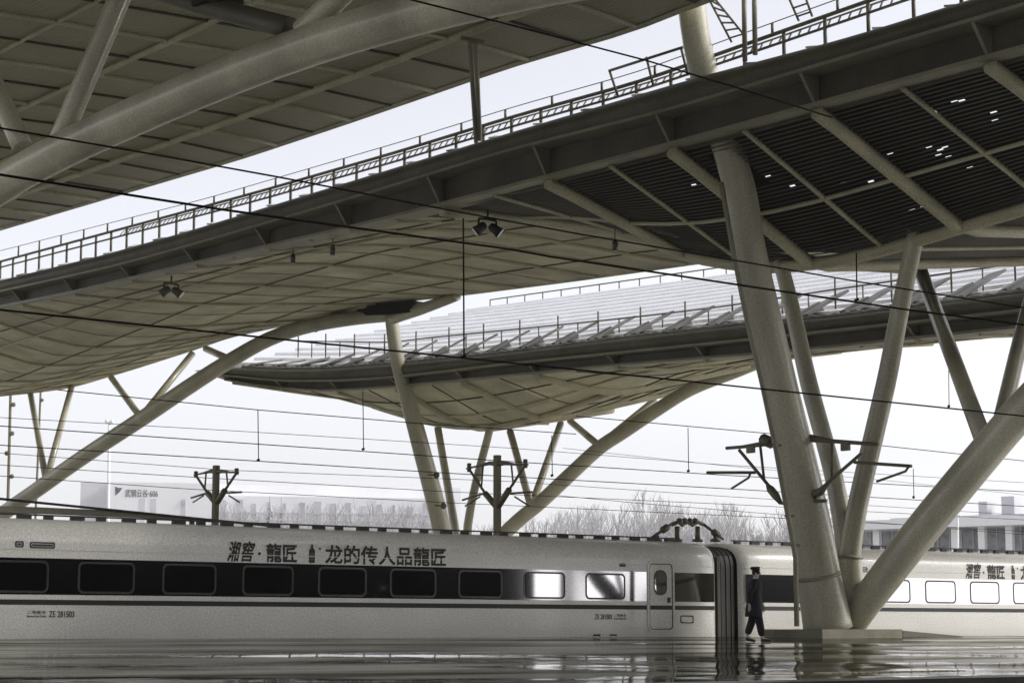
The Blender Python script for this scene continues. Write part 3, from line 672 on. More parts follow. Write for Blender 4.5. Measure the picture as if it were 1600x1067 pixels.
# ------------------------------------------------------------------ train
NF = 42.0; NCEN = NF + 1.69
PROF = [(NF + .14, -1.0), (NF + .02, -.75), (NF, -.5), (NF, 2.12), (NF + .03, 2.28), (NF + .10, 2.42), (NF + .24, 2.55), (NF + .46, 2.65), (NF + .85, 2.72), (NF + 1.3, 2.75), (NCEN, 2.76)]
PROF = PROF + [(2 * NCEN - a, z) for a, z in PROF[-2::-1]]
def car(label, t0, t1, wins, door, text_t, numbers, vents):
    root = thing('train_car', label, 'train car', ((t0 + t1) / 2, NCEN, -1.24), 'carriages of the white high speed train')
    b = MB(); ts = [t0, t0 + .12, t0 + .35] + frange(t0 + 1, t1 - 1, 2.0) + [t1 - .35, t1 - .12, t1]
    def ring(t):
        e = min(t - t0, t1 - t); k = .10 if e < .05 else (.03 if e < .2 else 0)
        return [(t, a + (NCEN - a) * k, z - max(0, z - 1) * k * .6) for a, z in PROF]
    b.grid([ring(t) for t in ts]); b.build('body', 'paint', root)
    for t in (t0, t1):
        b = MB(); b.add(ring(t), [tuple(range(len(PROF)))]); b.build('end_wall', 'bellows', root)
    # glossy window band, interrupted by the doors
    segs = []; cur = t0 + .18; door = sorted(door)
    for d0, d1 in door: segs.append((cur, d0 - .09)); cur = d1 + .09
    segs.append((cur, t1 - .18))
    for a, c in segs:
        if c - a < .2: continue
        b = MB(); b.box((a, NF - .008, .985), (c, NF + .01, 1.80)); b.build('window_band', 'band', root)
        b = MB(); b.box((a, NF - .006, .755), (c, NF + .01, .872)); b.build('stripe', 'ink', root)
        b = MB(); b.box((a, NF - .012, 1.985), (c, NF + .01, 2.0)); b.build('drip_rail', 'paint', root)
    for w0, w1 in wins:
        o_ = rrect(w0, w1, 1.02, 1.74, .14, NF - .02); i_ = rrect(w0 + .024, w1 - .024, 1.044, 1.716, .125, NF - .02)
        b = MB(); b.ring(o_, i_, (0, .02, 0)); wf = b.build('window', 'chrome', root)
        o_ = rrect(w0 + .024, w1 - .024, 1.044, 1.716, .125, NF - .0125); i_ = rrect(w0 + .05, w1 - .05, 1.07, 1.69, .10, NF - .0125)
        b = MB(); b.ring(o_, i_, (0, .01, 0)); b.build('gasket', 'gasket', wf)
        b = MB(); b.prism(rrect(w0 + .048, w1 - .048, 1.068, 1.692, .10, NF - .0115), (0, .01, 0)); b.build('glass', 'glass', wf)
    for d0, d1 in door:
        b = MB(); b.ring(rrect(d0 - .06, d1 + .06, .14, 2.1, .16, NF - .025), rrect(d0, d1, .2, 2.04, .12, NF - .025), (0, .04, 0)); b.build('door_frame', 'paint', root)
        b = MB(); b.prism(rrect(d0 + .03, d1 - .03, .23, 2.01, .1, NF - .012), (0, .02, 0)); dr = b.build('door', 'paint', root)
        b = MB(); b.ring(rrect(d0, d1, .2, 2.04, .12, NF - .016), rrect(d0 + .022, d1 - .022, .222, 2.018, .11, NF - .016), (0, .02, 0)); b.build('gasket', 'gasket', dr)
        c = (d0 + d1) / 2
        b = MB(); b.ring(rrect(c - .26, c + .22, 1.16, 1.86, .2, NF - .022), rrect(c - .23, c + .19, 1.19, 1.83, .18, NF - .022), (0, .01, 0)); b.build('window_trim', 'gasket', dr)
        b = MB(); b.prism(rrect(c - .23, c + .19, 1.19, 1.83, .18, NF - .018), (0, .01, 0)); b.build('door_window', 'glass', dr)
        b = MB(); b.box((d1 - .2, NF - .035, .95), (d1 - .1, NF - .01, 1.1)); b.build('handle', 'gasket', dr)
        b = MB(); b.box((d0 + .035, NF - .0135, .755), (d1 - .035, NF - .011, .872)); b.build('stripe', 'ink', dr)
    # roof cable rail on blocks
    b = MB(); nr = NF + .9
    b.box((t0 + .5, nr - .035, 2.80), (t1 - .7, nr + .035, 2.835)); k = 0; t = t0 + .6
    while t < t1 - .9:
        L = .34 if k % 2 else .22
        b.box((t, nr - .05, 2.69), (t + L, nr + .05, 2.798)); t += .66; k += 1
    b.build('roof_rail', 'gasket', root)
    # underframe skirt + bogies (hidden by the platform from here)
    b = MB(); b.box((t0 + .6, NF + .3, -1.2), (t1 - .6, 2 * NCEN - NF - .3, -.98)); b.build('underframe', 'gasket', root)
    if text_t:
        T0 = on_n(355, 866, NF).x; D_ = lambda x, y: text_t + on_n(x, y, NF).x - T0; Z_ = lambda x, y: on_n(x, y, NF).z
        lettering('湘', D_(355, 866), D_(376, 866), Z_(366, 877), Z_(366, 846), NF - .003, 'ink', root, .3, fat=.014); lettering('窖', D_(377, 866), D_(398, 866), Z_(388, 877), Z_(388, 846), NF - .003, 'ink', root, .3, fat=.014)
        b = MB(); b.ball((D_(405.5, 866), NF, Z_(405.5, 865)), .045, 8, 6, (1, .1, 1)); b.build('lettering', 'ink', root)
        lettering('龍匠', D_(416, 866), D_(463, 866), Z_(440, 878), Z_(440, 850), NF - .003, 'ink', root, fat=.018)
        bt = D_(487.5, 866); zb = Z_(487.5, 879); zt = Z_(487.5, 850); hb = zt - zb
        b = MB(); b.prism([(bt - .085, NF - .004, zb), (bt + .085, NF - .004, zb), (bt + .085, NF - .004, zb + hb * .68), (bt + .03, NF - .004, zb + hb * .82), (bt + .03, NF - .004, zt), (bt - .03, NF - .004, zt), (bt - .03, NF - .004, zb + hb * .82), (bt - .085, NF - .004, zb + hb * .68)], (0, .003, 0)); bo = b.build('bottle_mark', 'ink', root)
        b = MB(); b.box((bt - .05, NF - .006, zb + .06), (bt + .05, NF - .0041, zb + hb * .55)); b.build('bottle_label', 'web', bo)
        b = MB(); b.ball((D_(500, 866), NF, Z_(500, 857)), .03, 8, 6, (1, .1, 1)); b.build('lettering', 'ink', root)
        lettering('龙的传人品龍匠', D_(508, 866), D_(696, 870), Z_(600, 882), Z_(600, 854), NF - .003, 'ink', root, fat=.018)
    for order, a in numbers:
        x = a
        def coach(x):
            lettering('二等座车', x, x + .45, .55, .63, NF - .003, 'ink', root); lettering('Second Class Coach', x, x + .45, .48, .53, NF - .003, 'ink', root)
        if order: coach(x); lettering('ZE 281503', x + .52, x + 1.14, .48, .62, NF - .003, 'ink', root, bold=.01)
        else: lettering('ZE 281503', x, x + .62, .48, .62, NF - .003, 'ink', root, bold=.01); coach(x + .69)
    for v0, v1, z0, z1 in vents:
        b = MB(); b.ring(rrect(v0, v1, z0, z1, .03, NF - .012, 2), rrect(v0 + .03, v1 - .03, z0 + .03, z1 - .03, .02, NF - .012, 2), (0, .02, 0)); vr = b.build('vent', 'gasket', root)
        b = MB(); b.box((v0 + .05, NF - .008, (z0 + z1) / 2 - .025), (v1 - .05, NF + .004, (z0 + z1) / 2 + .02)); b.build('vent_slot', 'chrome', vr)
    return root
wl = [(34.28 - 2.135 * k, 35.70 - 2.135 * k) for k in range(9)]
c1 = car('long white coach with shop lettering above its dark window band, filling the left side', 14.3, 39.25, wl, [(36.58, 37.46), (15.4, 16.2)], on_n(355, 860, NF).x,
         [(True, on_n(42, 963, NF).x), (False, on_n(929, 970, NF).x)], [(17.8, 18.0, 2.03, 2.17), (18.15, 18.75, 2.02, 2.16), (35.5, 35.72, 1.93, 2.02)])
b = MB(); b.ring(rrect(37.75, 38.25, .38, .6, .05, NF - .01, 3), rrect(37.78, 38.22, .41, .57, .04, NF - .01, 3), (0, .014, 0)); b.build('hatch', 'gasket', c1)
for x in (932, 958):
    q = on_n(x, 994, NF); b = MB(); b.box((q.x - .12, NF - .02, .03), (q.x + .12, NF + .01, .075)); b.build('jacking_mark', 'gasket', c1)
wr = [(48.12 + 2.15 * k, 49.56 + 2.15 * k) for k in range(-2, 7)]
c2 = car('rear white coach beyond the coupling, half hidden behind the person and the columns', 40.15, 65.1, wr, [(63.2, 64.0)], on_n(1502, 885, NF).x + .2, [], [(45.15, 45.5, 1.95, 2.1)])
# coupling between the two coaches
b = MB()
for i in range(9):
    t = 39.25 + i * .1; k = .13 if i % 2 else .142
    rows = [[(t, a + (NCEN - a) * k, z - max(0, z - .5) * k * .35) for a, z in PROF], [(t + .1, a + (NCEN - a) * k, z - max(0, z - .5) * k * .35) for a, z in PROF]]
    b.grid(rows, False)
b.build('gangway', 'bellows', c1)
b = MB(); b.box((39.22, NF + .02, -.6), (39.34, NF + .12, 2.3)); b.build('gangway_panel', 'web', c1)
# high-voltage cable joint on the roof
nj = NF + 1.2
def J(x, y): return on_n(x, y, nj)
for a, c in (((1018, 840), (1050, 818)), ((1098, 818), (1130, 842))):
    b = MB(); b.tube([J(*a), J(*c)], .045, 8)
    m_ = [J(a[0] + (c[0] - a[0]) * u, a[1] + (c[1] - a[1]) * u) for u in (.45, .55, .65, .75, .85)]
    b.tube(m_, [.05, .11, .11, .11, .05], 8); b.build('roof_insulator', 'steel', c1)
for x in (1026, 1058, 1090, 1118):
    b = MB(); b.tube([J(x, 846), J(x, 822 if 1040 < x < 1100 else 836)], .075, 8); b.tube([J(x, 846), J(x, 842)], .16, 8); b.build('insulator_post', 'steel', c1)
b = MB(); b.tube([J(1050, 819), J(1060, 815), J(1066, 820), J(1074, 815), J(1082, 820), J(1090, 815), J(1098, 819)], .06, 8)
for x in (1062, 1070, 1078, 1086): b.ball(J(x, 814), .1, 8, 6)
b.build('jumper_cable', 'steel', c1)

# ------------------------------------------------------------------ walking person
def person():
    px = on_n(1180, 1003, 34.0); P = Vector((px.x, 34.0, fz(34.0)))
    root = thing('person', 'person in a dark uniform coat and peaked cap walking right along the wet platform', 'person', P)
    S = 1.0
    def V(f, l, z): return Vector((f, l, z))          # forward (+x), left (+y), up
    v, e, r = [], [], []
    def ad(p, rad, par=None):
        v.append(p); r.append(rad); i = len(v) - 1
        if par is not None: e.append((par, i))
        return i
    pel = ad(V(0, 0, .95), (.15, .11))
    wst = ad(V(.0, 0, 1.12), (.14, .10), pel); ch = ad(V(.02, 0, 1.32), (.16, .11), wst); nb = ad(V(.03, 0, 1.46), (.07, .07), ch)
    nk = ad(V(.045, 0, 1.52), .055, nb); hd = ad(V(.065, 0, 1.60), (.078, .085), nk); tp = ad(V(.055, 0, 1.69), (.072, .085), hd)
    hands = {}
    for s, sw in ((1, 1), (-1, -1)):
        sh = ad(V(.02, s * .19, 1.42), .058, ch); el = ad(V(-.02 + .06 * sw, s * .25, 1.14), .046, sh); wr_ = ad(V(.03 + .14 * sw, s * .25, .90), .032, el)
        pm = ad(V(.045 + .15 * sw, s * .245, .84), (.034, .02), wr_); hands[s] = (V(.045 + .15 * sw, s * .245, .84), sw)
        for k in range(4):
            o_ = (k - 1.5) * .019; L = (.070, .08, .075, .058)[k]
            a1 = ad(V(.05 + .15 * sw + o_, s * .242, .79), .009, pm); a2 = ad(V(.055 + .15 * sw + o_, s * .232, .79 - L * .55), .008, a1); ad(V(.05 + .15 * sw + o_, s * .216, .79 - L), .007, a2)
        h1 = ad(V(.085 + .15 * sw, s * .225, .825), .010, pm); ad(V(.10 + .15 * sw, s * .21, .785), .009, h1)
    for s, f in ((-1, .18), (1, -.20)):
        hp = ad(V(.02 * (f > 0), s * .09, .88), .095, pel); kn = ad(V(f * .62 if f > 0 else f * .35, s * .095, .50), .06, hp)
        an = ad(V(f * 1.0, s * .095, .09 if f > 0 else .15), .042, kn); ft = ad(V(f + .13, s * .10, .05 if f > 0 else .045), (.04, .03), an); ad(V(f + .19, s * .10, .045 if f > 0 else .03), (.035, .022), ft)
    link_mesh(skin(v, e, r), 'body', 'skin', root)
    # clothes: slightly fuller shells over the body
    def pm(b, name, m):
        b.v = [q + P for q in b.v]; return b.build(name, m, root)
    b = MB(); rings = []
    for z, ry, rx, cx in ((.60, .205, .165, -.02), (.62, .215, .175, -.02), (.80, .21, .165, -.01), (.98, .198, .150, 0), (1.14, .185, .14, 0), (1.30, .205, .148, .015), (1.40, .205, .135, .02), (1.45, .15, .10, .03), (1.49, .085, .085, .04)):
        rings.append([(cx + 1.2 * rx * math.cos(a) * (1 + .03 * math.sin(5 * a + z * 7)), 1.2 * ry * math.sin(a), z) for a in [2 * math.pi * k / 28 for k in range(29)]])
    b.grid(rings); pm(b, 'coat', 'cloth')
    for s, sw in ((1, 1), (-1, -1)):
        b = MB(); b.ball((.02, s * .19, 1.395), .075, 12, 8); b.tube([(.02, s * .20, 1.40), (.0, s * .235, 1.28), (-.02 + .06 * sw, s * .25, 1.15), (.01 + .10 * sw, s * .252, 1.02), (.028 + .135 * sw, s * .25, .91)], [.078, .070, .064, .058, .052], 14); pm(b, 'sleeve', 'cloth')
    for s, f in ((-1, .18), (1, -.20)):
        v, e, r = [], [], []
        hp = ad(V(.02 * (f > 0), s * .09, .90), .13); kn = ad(V(f * .62 if f > 0 else f * .35, s * .097, .50), .104, hp); ad(V(f * .98, s * .097, .12 if f > 0 else .17), .090, kn)
        link_mesh(skin(v, e, r), 'trouser_leg', 'cloth', root)
        v, e, r = [], [], []
        a = ad(V(f - .04, s * .097, .06 if f > 0 else .09), (.05, .05)); m2 = ad(V(f + .10, s * .10, .048 if f > 0 else .055), (.05, .042), a); ad(V(f + .21, s * .10, .035 if f > 0 else .03), (.042, .03), m2)
        link_mesh(skin(v, e, r), 'shoe', 'shoe', root)
    b = MB(); b.ball((.045, 0, 1.645), .098, 14, 8, (1, .9, .9)); hr = pm(b, 'hair', 'cloth')
    b = MB(); b.tube([(.04, 0, 1.69), (.04, 0, 1.725)], [.102, .104], 18); b.tube([(.035, 0, 1.72), (.03, 0, 1.755), (.03, 0, 1.775)], [.105, .128, .09], 18); b.add([(.10, -.08, 1.70), (.19, -.05, 1.685), (.20, 0, 1.683), (.19, .05, 1.685), (.10, .08, 1.70)], [(0, 1, 2, 3, 4)]); pm(b, 'cap', 'cloth')
    b = MB(); b.prism([(.155, -.03, 1.62), (.178, 0, 1.585), (.155, .03, 1.62)], (0, 0, -.01)); b.ball((.155, 0, 1.60), .018, 8, 6, (1, .7, 1.6)); pm(b, 'nose', 'skin')
    for s in (-1, 1):
        b = MB(); b.ball((.138, s * .033, 1.625), .011, 8, 6); pm(b, 'eye', 'shoe')
        b = MB(); b.ball((.05, s * .088, 1.60), .028, 8, 6, (.8, .4, 1.2)); pm(b, 'ear', 'skin')
    b = MB(); b.ball((.138, 0, 1.553), .02, 8, 6, (.5, 1, .3)); pm(b, 'mouth', 'bellows')
    b = MB(); b.prism([(.10, -.06, 1.49), (.16, -.02, 1.36), (.16, .02, 1.36), (.10, .06, 1.49)], (.02, 0, .0)); pm(b, 'shirt_collar', 'shirt')
    for ch in root.children:
        pass
    root.rotation_euler.z = math.radians(-48)
    return root
PR = person()

# ------------------------------------------------------------------ overhead line: masts, brackets, wires
def mast(px, ytop, D, half, lbl, hk=1.0):
    top = on_d(px, ytop, D); root = thing('catenary_mast', lbl, 'catenary mast', (top.x, top.y, -1.4), 'overhead line masts beyond the train')
    k = F / D                                     # pixels per metre there
    X = lambda dx, dy: on_t(px + dx, ytop + dy, top.x)
    b = MB(); b.box((top.x - .09, top.y - .09, -1.4), (top.x + .09, top.y + .09, top.z)); b.build('pole', 'mast', root)
    s = half / 45.0
    b = MB(); b.tube([X(-46 * s, 20 * s), X(-28 * s, 16 * s), X(-12 * s, 12 * s), X(0, 13 * s), X(12 * s, 12 * s), X(28 * s, 14 * s), X(46 * s, 14 * s)], [.03, .035, .065, .08, .065, .035, .03], 8); b.build('cross_arm', 'steel', root)
    for q in (-1, 1):
        dy = 3 * q
        b = MB(); b.tube([X(q * 42 * s, (18 - dy) * s), X(q * 18 * s, (54 - dy) * s)], .045, 6); b.tube([X(q * 18 * s, (54 - dy) * s), X(q * 2 * s, 76 * s)], .10, 8); b.build('diagonal_arm', 'steel', root)
        b = MB(); b.tube([X(q * 21 * s, 14 * s), X(q * 24 * s, (48 - dy) * s)], .03, 6); b.build('tie_rod', 'steel', root)
        b = MB(); b.tube([X(q * 20 * s, 57 * s), X(q * 52 * s, (61 - 6 * q) * s)], .035, 6); b.tube([X(q * 26 * s, 62 * s), X(q * 48 * s, 76 * s)], .03, 6); b.build('steady_arm', 'steel', root)
        b = MB(); b.tube([X(q * 42 * s, (9 - dy) * s), X(q * 42 * s, (22 - dy) * s)], .07, 6); b.build('insulator', 'steel', root)
    return root
mast(338, 727, 66, 34, 'shorter concrete catenary mast at left in front of the pale building')
mast(777, 711, 62, 47, 'taller concrete catenary mast with spread arms in the middle of the picture')
# bracket on the near column
TK = 39.6
def K(x, y): return on_t(x, y, TK)
br_ = thing('cantilever_bracket', 'steel overhead line arms clamped either side of the thick leaning column', 'line bracket', K(1215, 740))
def arm(name, pts, r, m='steel'):
    b = MB(); b.tube([K(*p) for p in pts], r, 8); return b.build(name, m, br_)
arm('upper_arm', [(1135, 700), (1160, 698), (1195, 693), (1225, 690)], [.05, .05, .08, .08]); arm('insulator', [(1192, 686), (1206, 692)], .17)
arm('diagonal_arm', [(1155, 703), (1200, 757)], .05); arm('insulator', [(1199, 757), (1204, 764), (1212, 774), (1220, 786)], [.05, .12, .12, .06])
arm('tie_rod', [(1188, 697), (1194, 750)], .04); arm('steady_arm', [(1105, 738), (1180, 738)], .045); arm('steady_arm', [(1143, 763), (1170, 746), (1172, 740)], .035)
arm('upper_arm', [(1232, 684), (1262, 684), (1300, 689), (1372, 694)], [.12, .12, .06, .05]); arm('tie_rod', [(1300, 690), (1300, 748)], .04)
arm('diagonal_arm', [(1272, 776), (1300, 748), (1345, 709)], [.09, .05, .05]); arm('insulator', [(1250, 780), (1262, 776), (1282, 768), (1292, 757)], [.07, .13, .12, .06])
arm('steady_arm', [(1335, 722), (1380, 725), (1424, 728)], .045); arm('steady_arm', [(1370, 752), (1415, 736), (1419, 730)], .035)
for x, y in ((1173, 700), (1321, 696)):
    p = K(x, y); b = MB(); b.box((p.x - .05, p.y - .14, p.z - .14), (p.x + .05, p.y + .14, p.z + .1)); b.build('tension_weight', 'steel', br_)
b = MB(); b.tube([K(1222, 786), K(1291, 782)], .05, 8); b.tube([K(1205, 690), K(1258, 692)], .05, 8); b.build('clamp', 'steel', br_)

WG = 'overhead line wires'
def wire(pts, n, r, lbl):
    b = MB(); b.tube([on_n(x, y, n) for x, y in pts], r, 6); return tag(b.build('overhead_wire', 'wire'), lbl, 'wire', WG)
wire([(-20, 270), (350, 328), (800, 390), (860, 401), (1200, 452), (1425, 485), (1620, 510)], 22, .017, 'thick dark wire running from the left edge past the hanging lamps to the right')
wire([(-20, 197), (220, 238), (430, 276), (540, 297), (720, 332), (900, 365), (1120, 402), (1340, 440), (1620, 484)], 24, .014, 'dark wire crossing the sky strip and passing just above the centre twin lamps')
wire([(630, -3), (800, 40), (1010, 95), (1170, 143), (1300, 184)], 18, .012, 'dark wire in the top right sky running down over the thick column')
wire([(-20, 482), (400, 526), (800, 567), (1185, 607), (1620, 652)], 30, .018, 'dark wire crossing below the crown of the left arch to the right edge')
wire([(60, 571), (90, 609), (400, 640), (650, 661), (900, 650)][1:4] + [(900, 678)], 52, .014, 'thin wire above the left mast from the left struts to the far column')
wire([(900, 650), (1200, 677), (1620, 722)], 48, .014, 'thin wire starting at the far arch and passing the near column at strut height')
wire([(-20, 664), (350, 690), (800, 721), (1130, 742), (1620, 769)], 50, .014, 'long thin wire passing just above the top of the taller mast')
wire([(-20, 694), (400, 720), (700, 739), (1150, 764), (1620, 792)], 52, .014, 'long thin wire passing just below the top of the taller mast')
wire([(-20, 725), (300, 745), (700, 768), (1150, 788), (1640, 814)], 75, .014, 'faint wire low over the pale building roof')
wire([(-20, 742), (300, 764), (700, 785), (1200, 808), (1640, 832)], 75, .014, 'lowest faint wire just above the train roof')
wire([(830, 770), (1000, 786), (1640, 838)], 80, .014, 'faint wire across the bare trees right of the far arch')
wire([(-20, 706), (350, 734), (800, 752), (1130, 775), (1620, 806)], 60, .010, 'faint hair-thin wire a little below the top of the shorter mast')
wire([(-20, 651), (350, 672), (800, 700), (1130, 726), (1620, 755)], 60, .010, 'faint hair-thin wire just above the top of the taller mast, upper of two')
wire([(880, 700), (1130, 727), (1400, 752), (1620, 775)], 70, .010, 'faint hair-thin wire between the far arch and the right edge')
for xs, n, lbl in (((403, 641, 720), 52, 'short vertical dropper left of the far column, leftmost of the droppers'), ((567, 611, 703), 52, 'vertical dropper right of the middle of the left sky window'),
                   ((1075, 668, 737), 50, 'vertical dropper left of the near bracket'), ((724, 341, 558), 26, 'long vertical dropper hanging beside the twin lamps'), ((1338, 395, 470), 26, 'vertical dropper hanging between the two thin columns'),
                   ((1482, 560, 636), 45, 'vertical dropper beside the strut pair at right'), ((862, 680, 744), 52, 'short dropper right of the far column struts'), ((1427, 732, 778), 50, 'short dropper right of the near bracket arm')):
    x, y0, y1 = xs; b = MB(); b.tube([on_n(x, y0, n), on_n(x + 1, y1, n)], .014, 6); b.tube([on_n(x, y1 - 3, n), on_n(x + 1, y1, n)], .05, 6)
    tag(b.build('wire_dropper', 'wire'), lbl, 'wire dropper', 'droppers of the overhead line')

# ------------------------------------------------------------------ lamps under the canopies
def twin_lamp(x, y, t, s, lbl, m1='black'):
    o_ = on_t(x, y, t); root = thing('floodlight', lbl, 'floodlight', o_, 'twin floodlights under the middle canopy')
    rg = Vector((CA, -SA, 0)); fw = Vector((SA, CA, 0)); up = Vector((0, 0, 1))
    Q = lambda a, c, d=0: o_ + (rg * a + up * c + fw * d) * s
    b = MB(); b.tube([Q(0, 0), Q(0, -.33)], .035 * s, 6); b.tube([Q(-.28, -.28), Q(0, -.30), Q(.27, -.36)], .04 * s, 6); b.tube([Q(-.28, -.28), Q(-.29, -.55)], .035 * s, 6); b.tube([Q(.27, -.36), Q(.27, -.62)], .035 * s, 6); b.build('bracket', m1, root)
    for q, cx, cy in ((-1, -.22, -.58), (1, .22, -.62)):
        b = MB(); d = Vector((rg * q * .8 + up * -.62)).normalized() * s
        c = Q(cx, cy); b.tube([c - d * .20, c - d * .12, c + d * .06, c + d * .22], [.09 * s, .14 * s, .15 * s, .19 * s], 14); h = b.build('lamp_head', m1, root)
        b = MB(); b.tube([c + d * .221, c + d * .235], [.175 * s, .17 * s], 14); b.build('lens', 'lens', h)
    return root
twin_lamp(762, 328, 36.0, 1.0, 'black twin floodlight hanging in front of the pale soffit, centre of the picture')
twin_lamp(268, 431, 36.2, 1.05, 'twin floodlight hanging under the beam at the left, with a pale lamp head', 'beam')
def small_lamp(x, y, t, lbl):
    p = on_t(x, y, t); p.z = max(p.z, p.z)
    root = thing('hanging_lamp', lbl, 'lamp', p, 'small pendant lamps under the canopies')
    b = MB(); b.tube([p + Vector((0, 0, .5)), p], .02, 6); b.build('stem', 'steel', root)
    b = MB(); b.tube([p, p - Vector((0, 0, .12)), p - Vector((0, 0, .38))], [.05, .10, .09], 10); b.build('lamp_shade', 'chrome', root)
small_lamp(85, 533, 44.5, 'leftmost small pale lamp hanging under the left belly of the canopy')
small_lamp(152, 533, 44.5, 'second small pale lamp hanging under the left belly of the canopy')
small_lamp(458, 396, 37.0, 'small lamp below the edge beam between the two twin floodlights, left one')
small_lamp(520, 383, 37.0, 'small lamp below the edge beam between the two twin floodlights, right one')
small_lamp(961, 374, 40.0, 'small lamp on the canopy soffit right of the centre floodlight')
for x, y, lbl in ((682, 742, 'upper round lamp beside the far column'), (693, 790, 'lower round lamp beside the far column')):
    p = on_n(x, y, 79); b = MB(); b.ball(p, .16, 10, 8); b.tube([p, p + Vector((-.5, 0, .0))], .04, 6); tag(b.build('round_lamp', 'steel'), lbl, 'lamp', 'round lamps on the far column')

# ------------------------------------------------------------------ behind the train
# sloping walkway roof with a rail at left
pw = thing('walkway_roof', 'low grey sloping walkway roof with a dark rail above it, behind the train at far left', 'roof', on_n(150, 806, 50))
q = MB(); q.prism([on_n(x, y, 50) for x, y in ((-40, 789), (60, 792), (170, 797), (330, 811), (330, 813), (250, 808), (100, 802), (-40, 799))], (-.3, .6, 0)); q.build('slab', 'flange', pw)
b = MB(); b.tube([on_n(-40, 775, 49.9), on_n(60, 785, 49.9), on_n(200, 799, 49.9), on_n(420, 821, 49.9)], .035, 8); b.build('rail', 'black', pw)
for x, y in ((-20, 800), (300, 811)):
    q = on_n(x, y, 50.3); b = MB(); b.tube([(q.x, q.y, -1.4), q], .08, 8); b.build('post', 'flange', pw)
def facing_frame(px, D, az):                      # origin on ground below px at distance D, axis turned az degrees from picture plane
    o_ = on_d(px, HOR, D); o_.z = -1.4
    rg = Vector((CA, -SA, 0)); fw = Vector((SA, CA, 0)); a = math.radians(az)
    ex = rg * math.cos(a) + fw * math.sin(a); nn = -(fw * math.cos(a) - rg * math.sin(a)); return o_, ex, nn
def fbox(fr, x0, x1, z0, z1, d0, d1):
    o_, ex, nn = fr; b = MB(); P = lambda x, z, d: o_ + ex * x - nn * d + Vector((0, 0, z))
    b.add([P(x0, z0, d0), P(x1, z0, d0), P(x1, z0, d1), P(x0, z0, d1), P(x0, z1, d0), P(x1, z1, d0), P(x1, z1, d1), P(x0, z1, d1)],
          [(0, 3, 2, 1), (4, 5, 6, 7), (0, 1, 5, 4), (1, 2, 6, 5), (2, 3, 7, 6), (3, 0, 4, 7)]); return b
DB = 620.0; kB = F / DB
fr = facing_frame(165, DB, 12)
bl = thing('office_building', 'long pale white building with grey lettering, far behind the train at left', 'building', fr[0])
H = lambda y: (HOR - y) / kB * 1.0 + 1.6
fbox(fr, 0, 32, 0, H(755), 0, 40).build('wall', 'wallw', bl)
fbox(fr, -9, -.2, 0, H(755), 3, 40).build('side_wing', 'wallg', bl)
fbox(fr, 6, 120, 0, H(742), 40.5, 80).build('rear_wing', 'wallw', bl)
fbox(fr, -4, 5.8, 0, H(744), 44, 80).build('stair_tower', 'wallg', bl)
fbox(fr, 32.2, 112, 0, H(772), 6, 40).build('long_wing', 'wallw', bl)
for i, (x, wd) in enumerate(((9.5, 1.6), (13.0, 1.6), (22.5, 1.2))):
    fbox(fr, x, x + wd, 1, H(780), -.15, -.02).build('window_strip', 'wallg', bl)
for i in range(15):
    x = 35 + i * 5.1; fbox(fr, x, x + random.uniform(.6, 2.2), 2, H(random.uniform(776, 786)), 5.7, 5.95).build('window_strip', 'hazy_pane', bl)
for z in (H(800), H(812)): fbox(fr, 34, 111, z, z + .5, 5.4, 5.65).build('cornice', 'wallg', bl)
# lettering and leaf-like mark
o_, ex, nn = fr
ax = (o_ + nn * .05, ex, nn)
lettering('武钢云谷·606', 4.8, 15.0, H(778), H(766), 0, 'pale_ink', bl, axis=ax, bold=.006)
b = MB(); P = lambda x, z: o_ + ex * x + nn * .08 + Vector((0, 0, z))
b.add([P(1.6, H(762)), P(2.6, H(764)), P(3.9, H(764)), P(3.0, H(771)), P(1.8, H(776))], [(0, 1, 2, 3, 4)]); b.build('emblem', 'pale_ink', bl)
fbox(fr, 22.6, 23.6, H(790), H(783), -.6, -.2).build('signboard', 'hazy_pane', bl)
# colonnaded building at right
DR = 330.0; kR = F / DR
fr = facing_frame(1345, DR, -36)
rb = thing('station_building', 'low pale building with columns under a flat roof at far right', 'building', fr[0])
HR = lambda y, D=DR: (HOR - y) / (F / D) + 1.6
fbox(fr, -3, 60, HR(831), HR(817), -3, 30).build('roof', 'wallw', rb)
fbox(fr, 4, 60, HR(816.5), HR(811), 4, 28).build('roof_parapet', 'wallg', rb)
fbox(fr, -2, 60, 0, HR(831), 4, 28).build('glass_wall', 'paneR', rb)
for i in range(14):
    x = -1.5 + i * 4.6; fbox(fr, x, x + 1.1, 0, HR(831), -1, .1).build('column', 'wallw', rb)
for i in range(60):
    x = -1.8 + i * 1.02; fbox(fr, x, x + .12, 0, HR(831), 3.7, 3.95).build('mullion', 'wallg', rb) if i % 2 == 0 else None
for z in (3, 6.5, 10): fbox(fr, -2, 60, z, z + .25, 3.4, 3.66).build('transom', 'wallg', rb)
for x, wd, h in ((18, 1.5, 3.5), (22, 2.2, 4.5), (28, 5, 3)):
    fbox(fr, x, x + wd, HR(811), HR(811) + h * .7, 8, 12).build('roof_plant', 'wallg', rb)
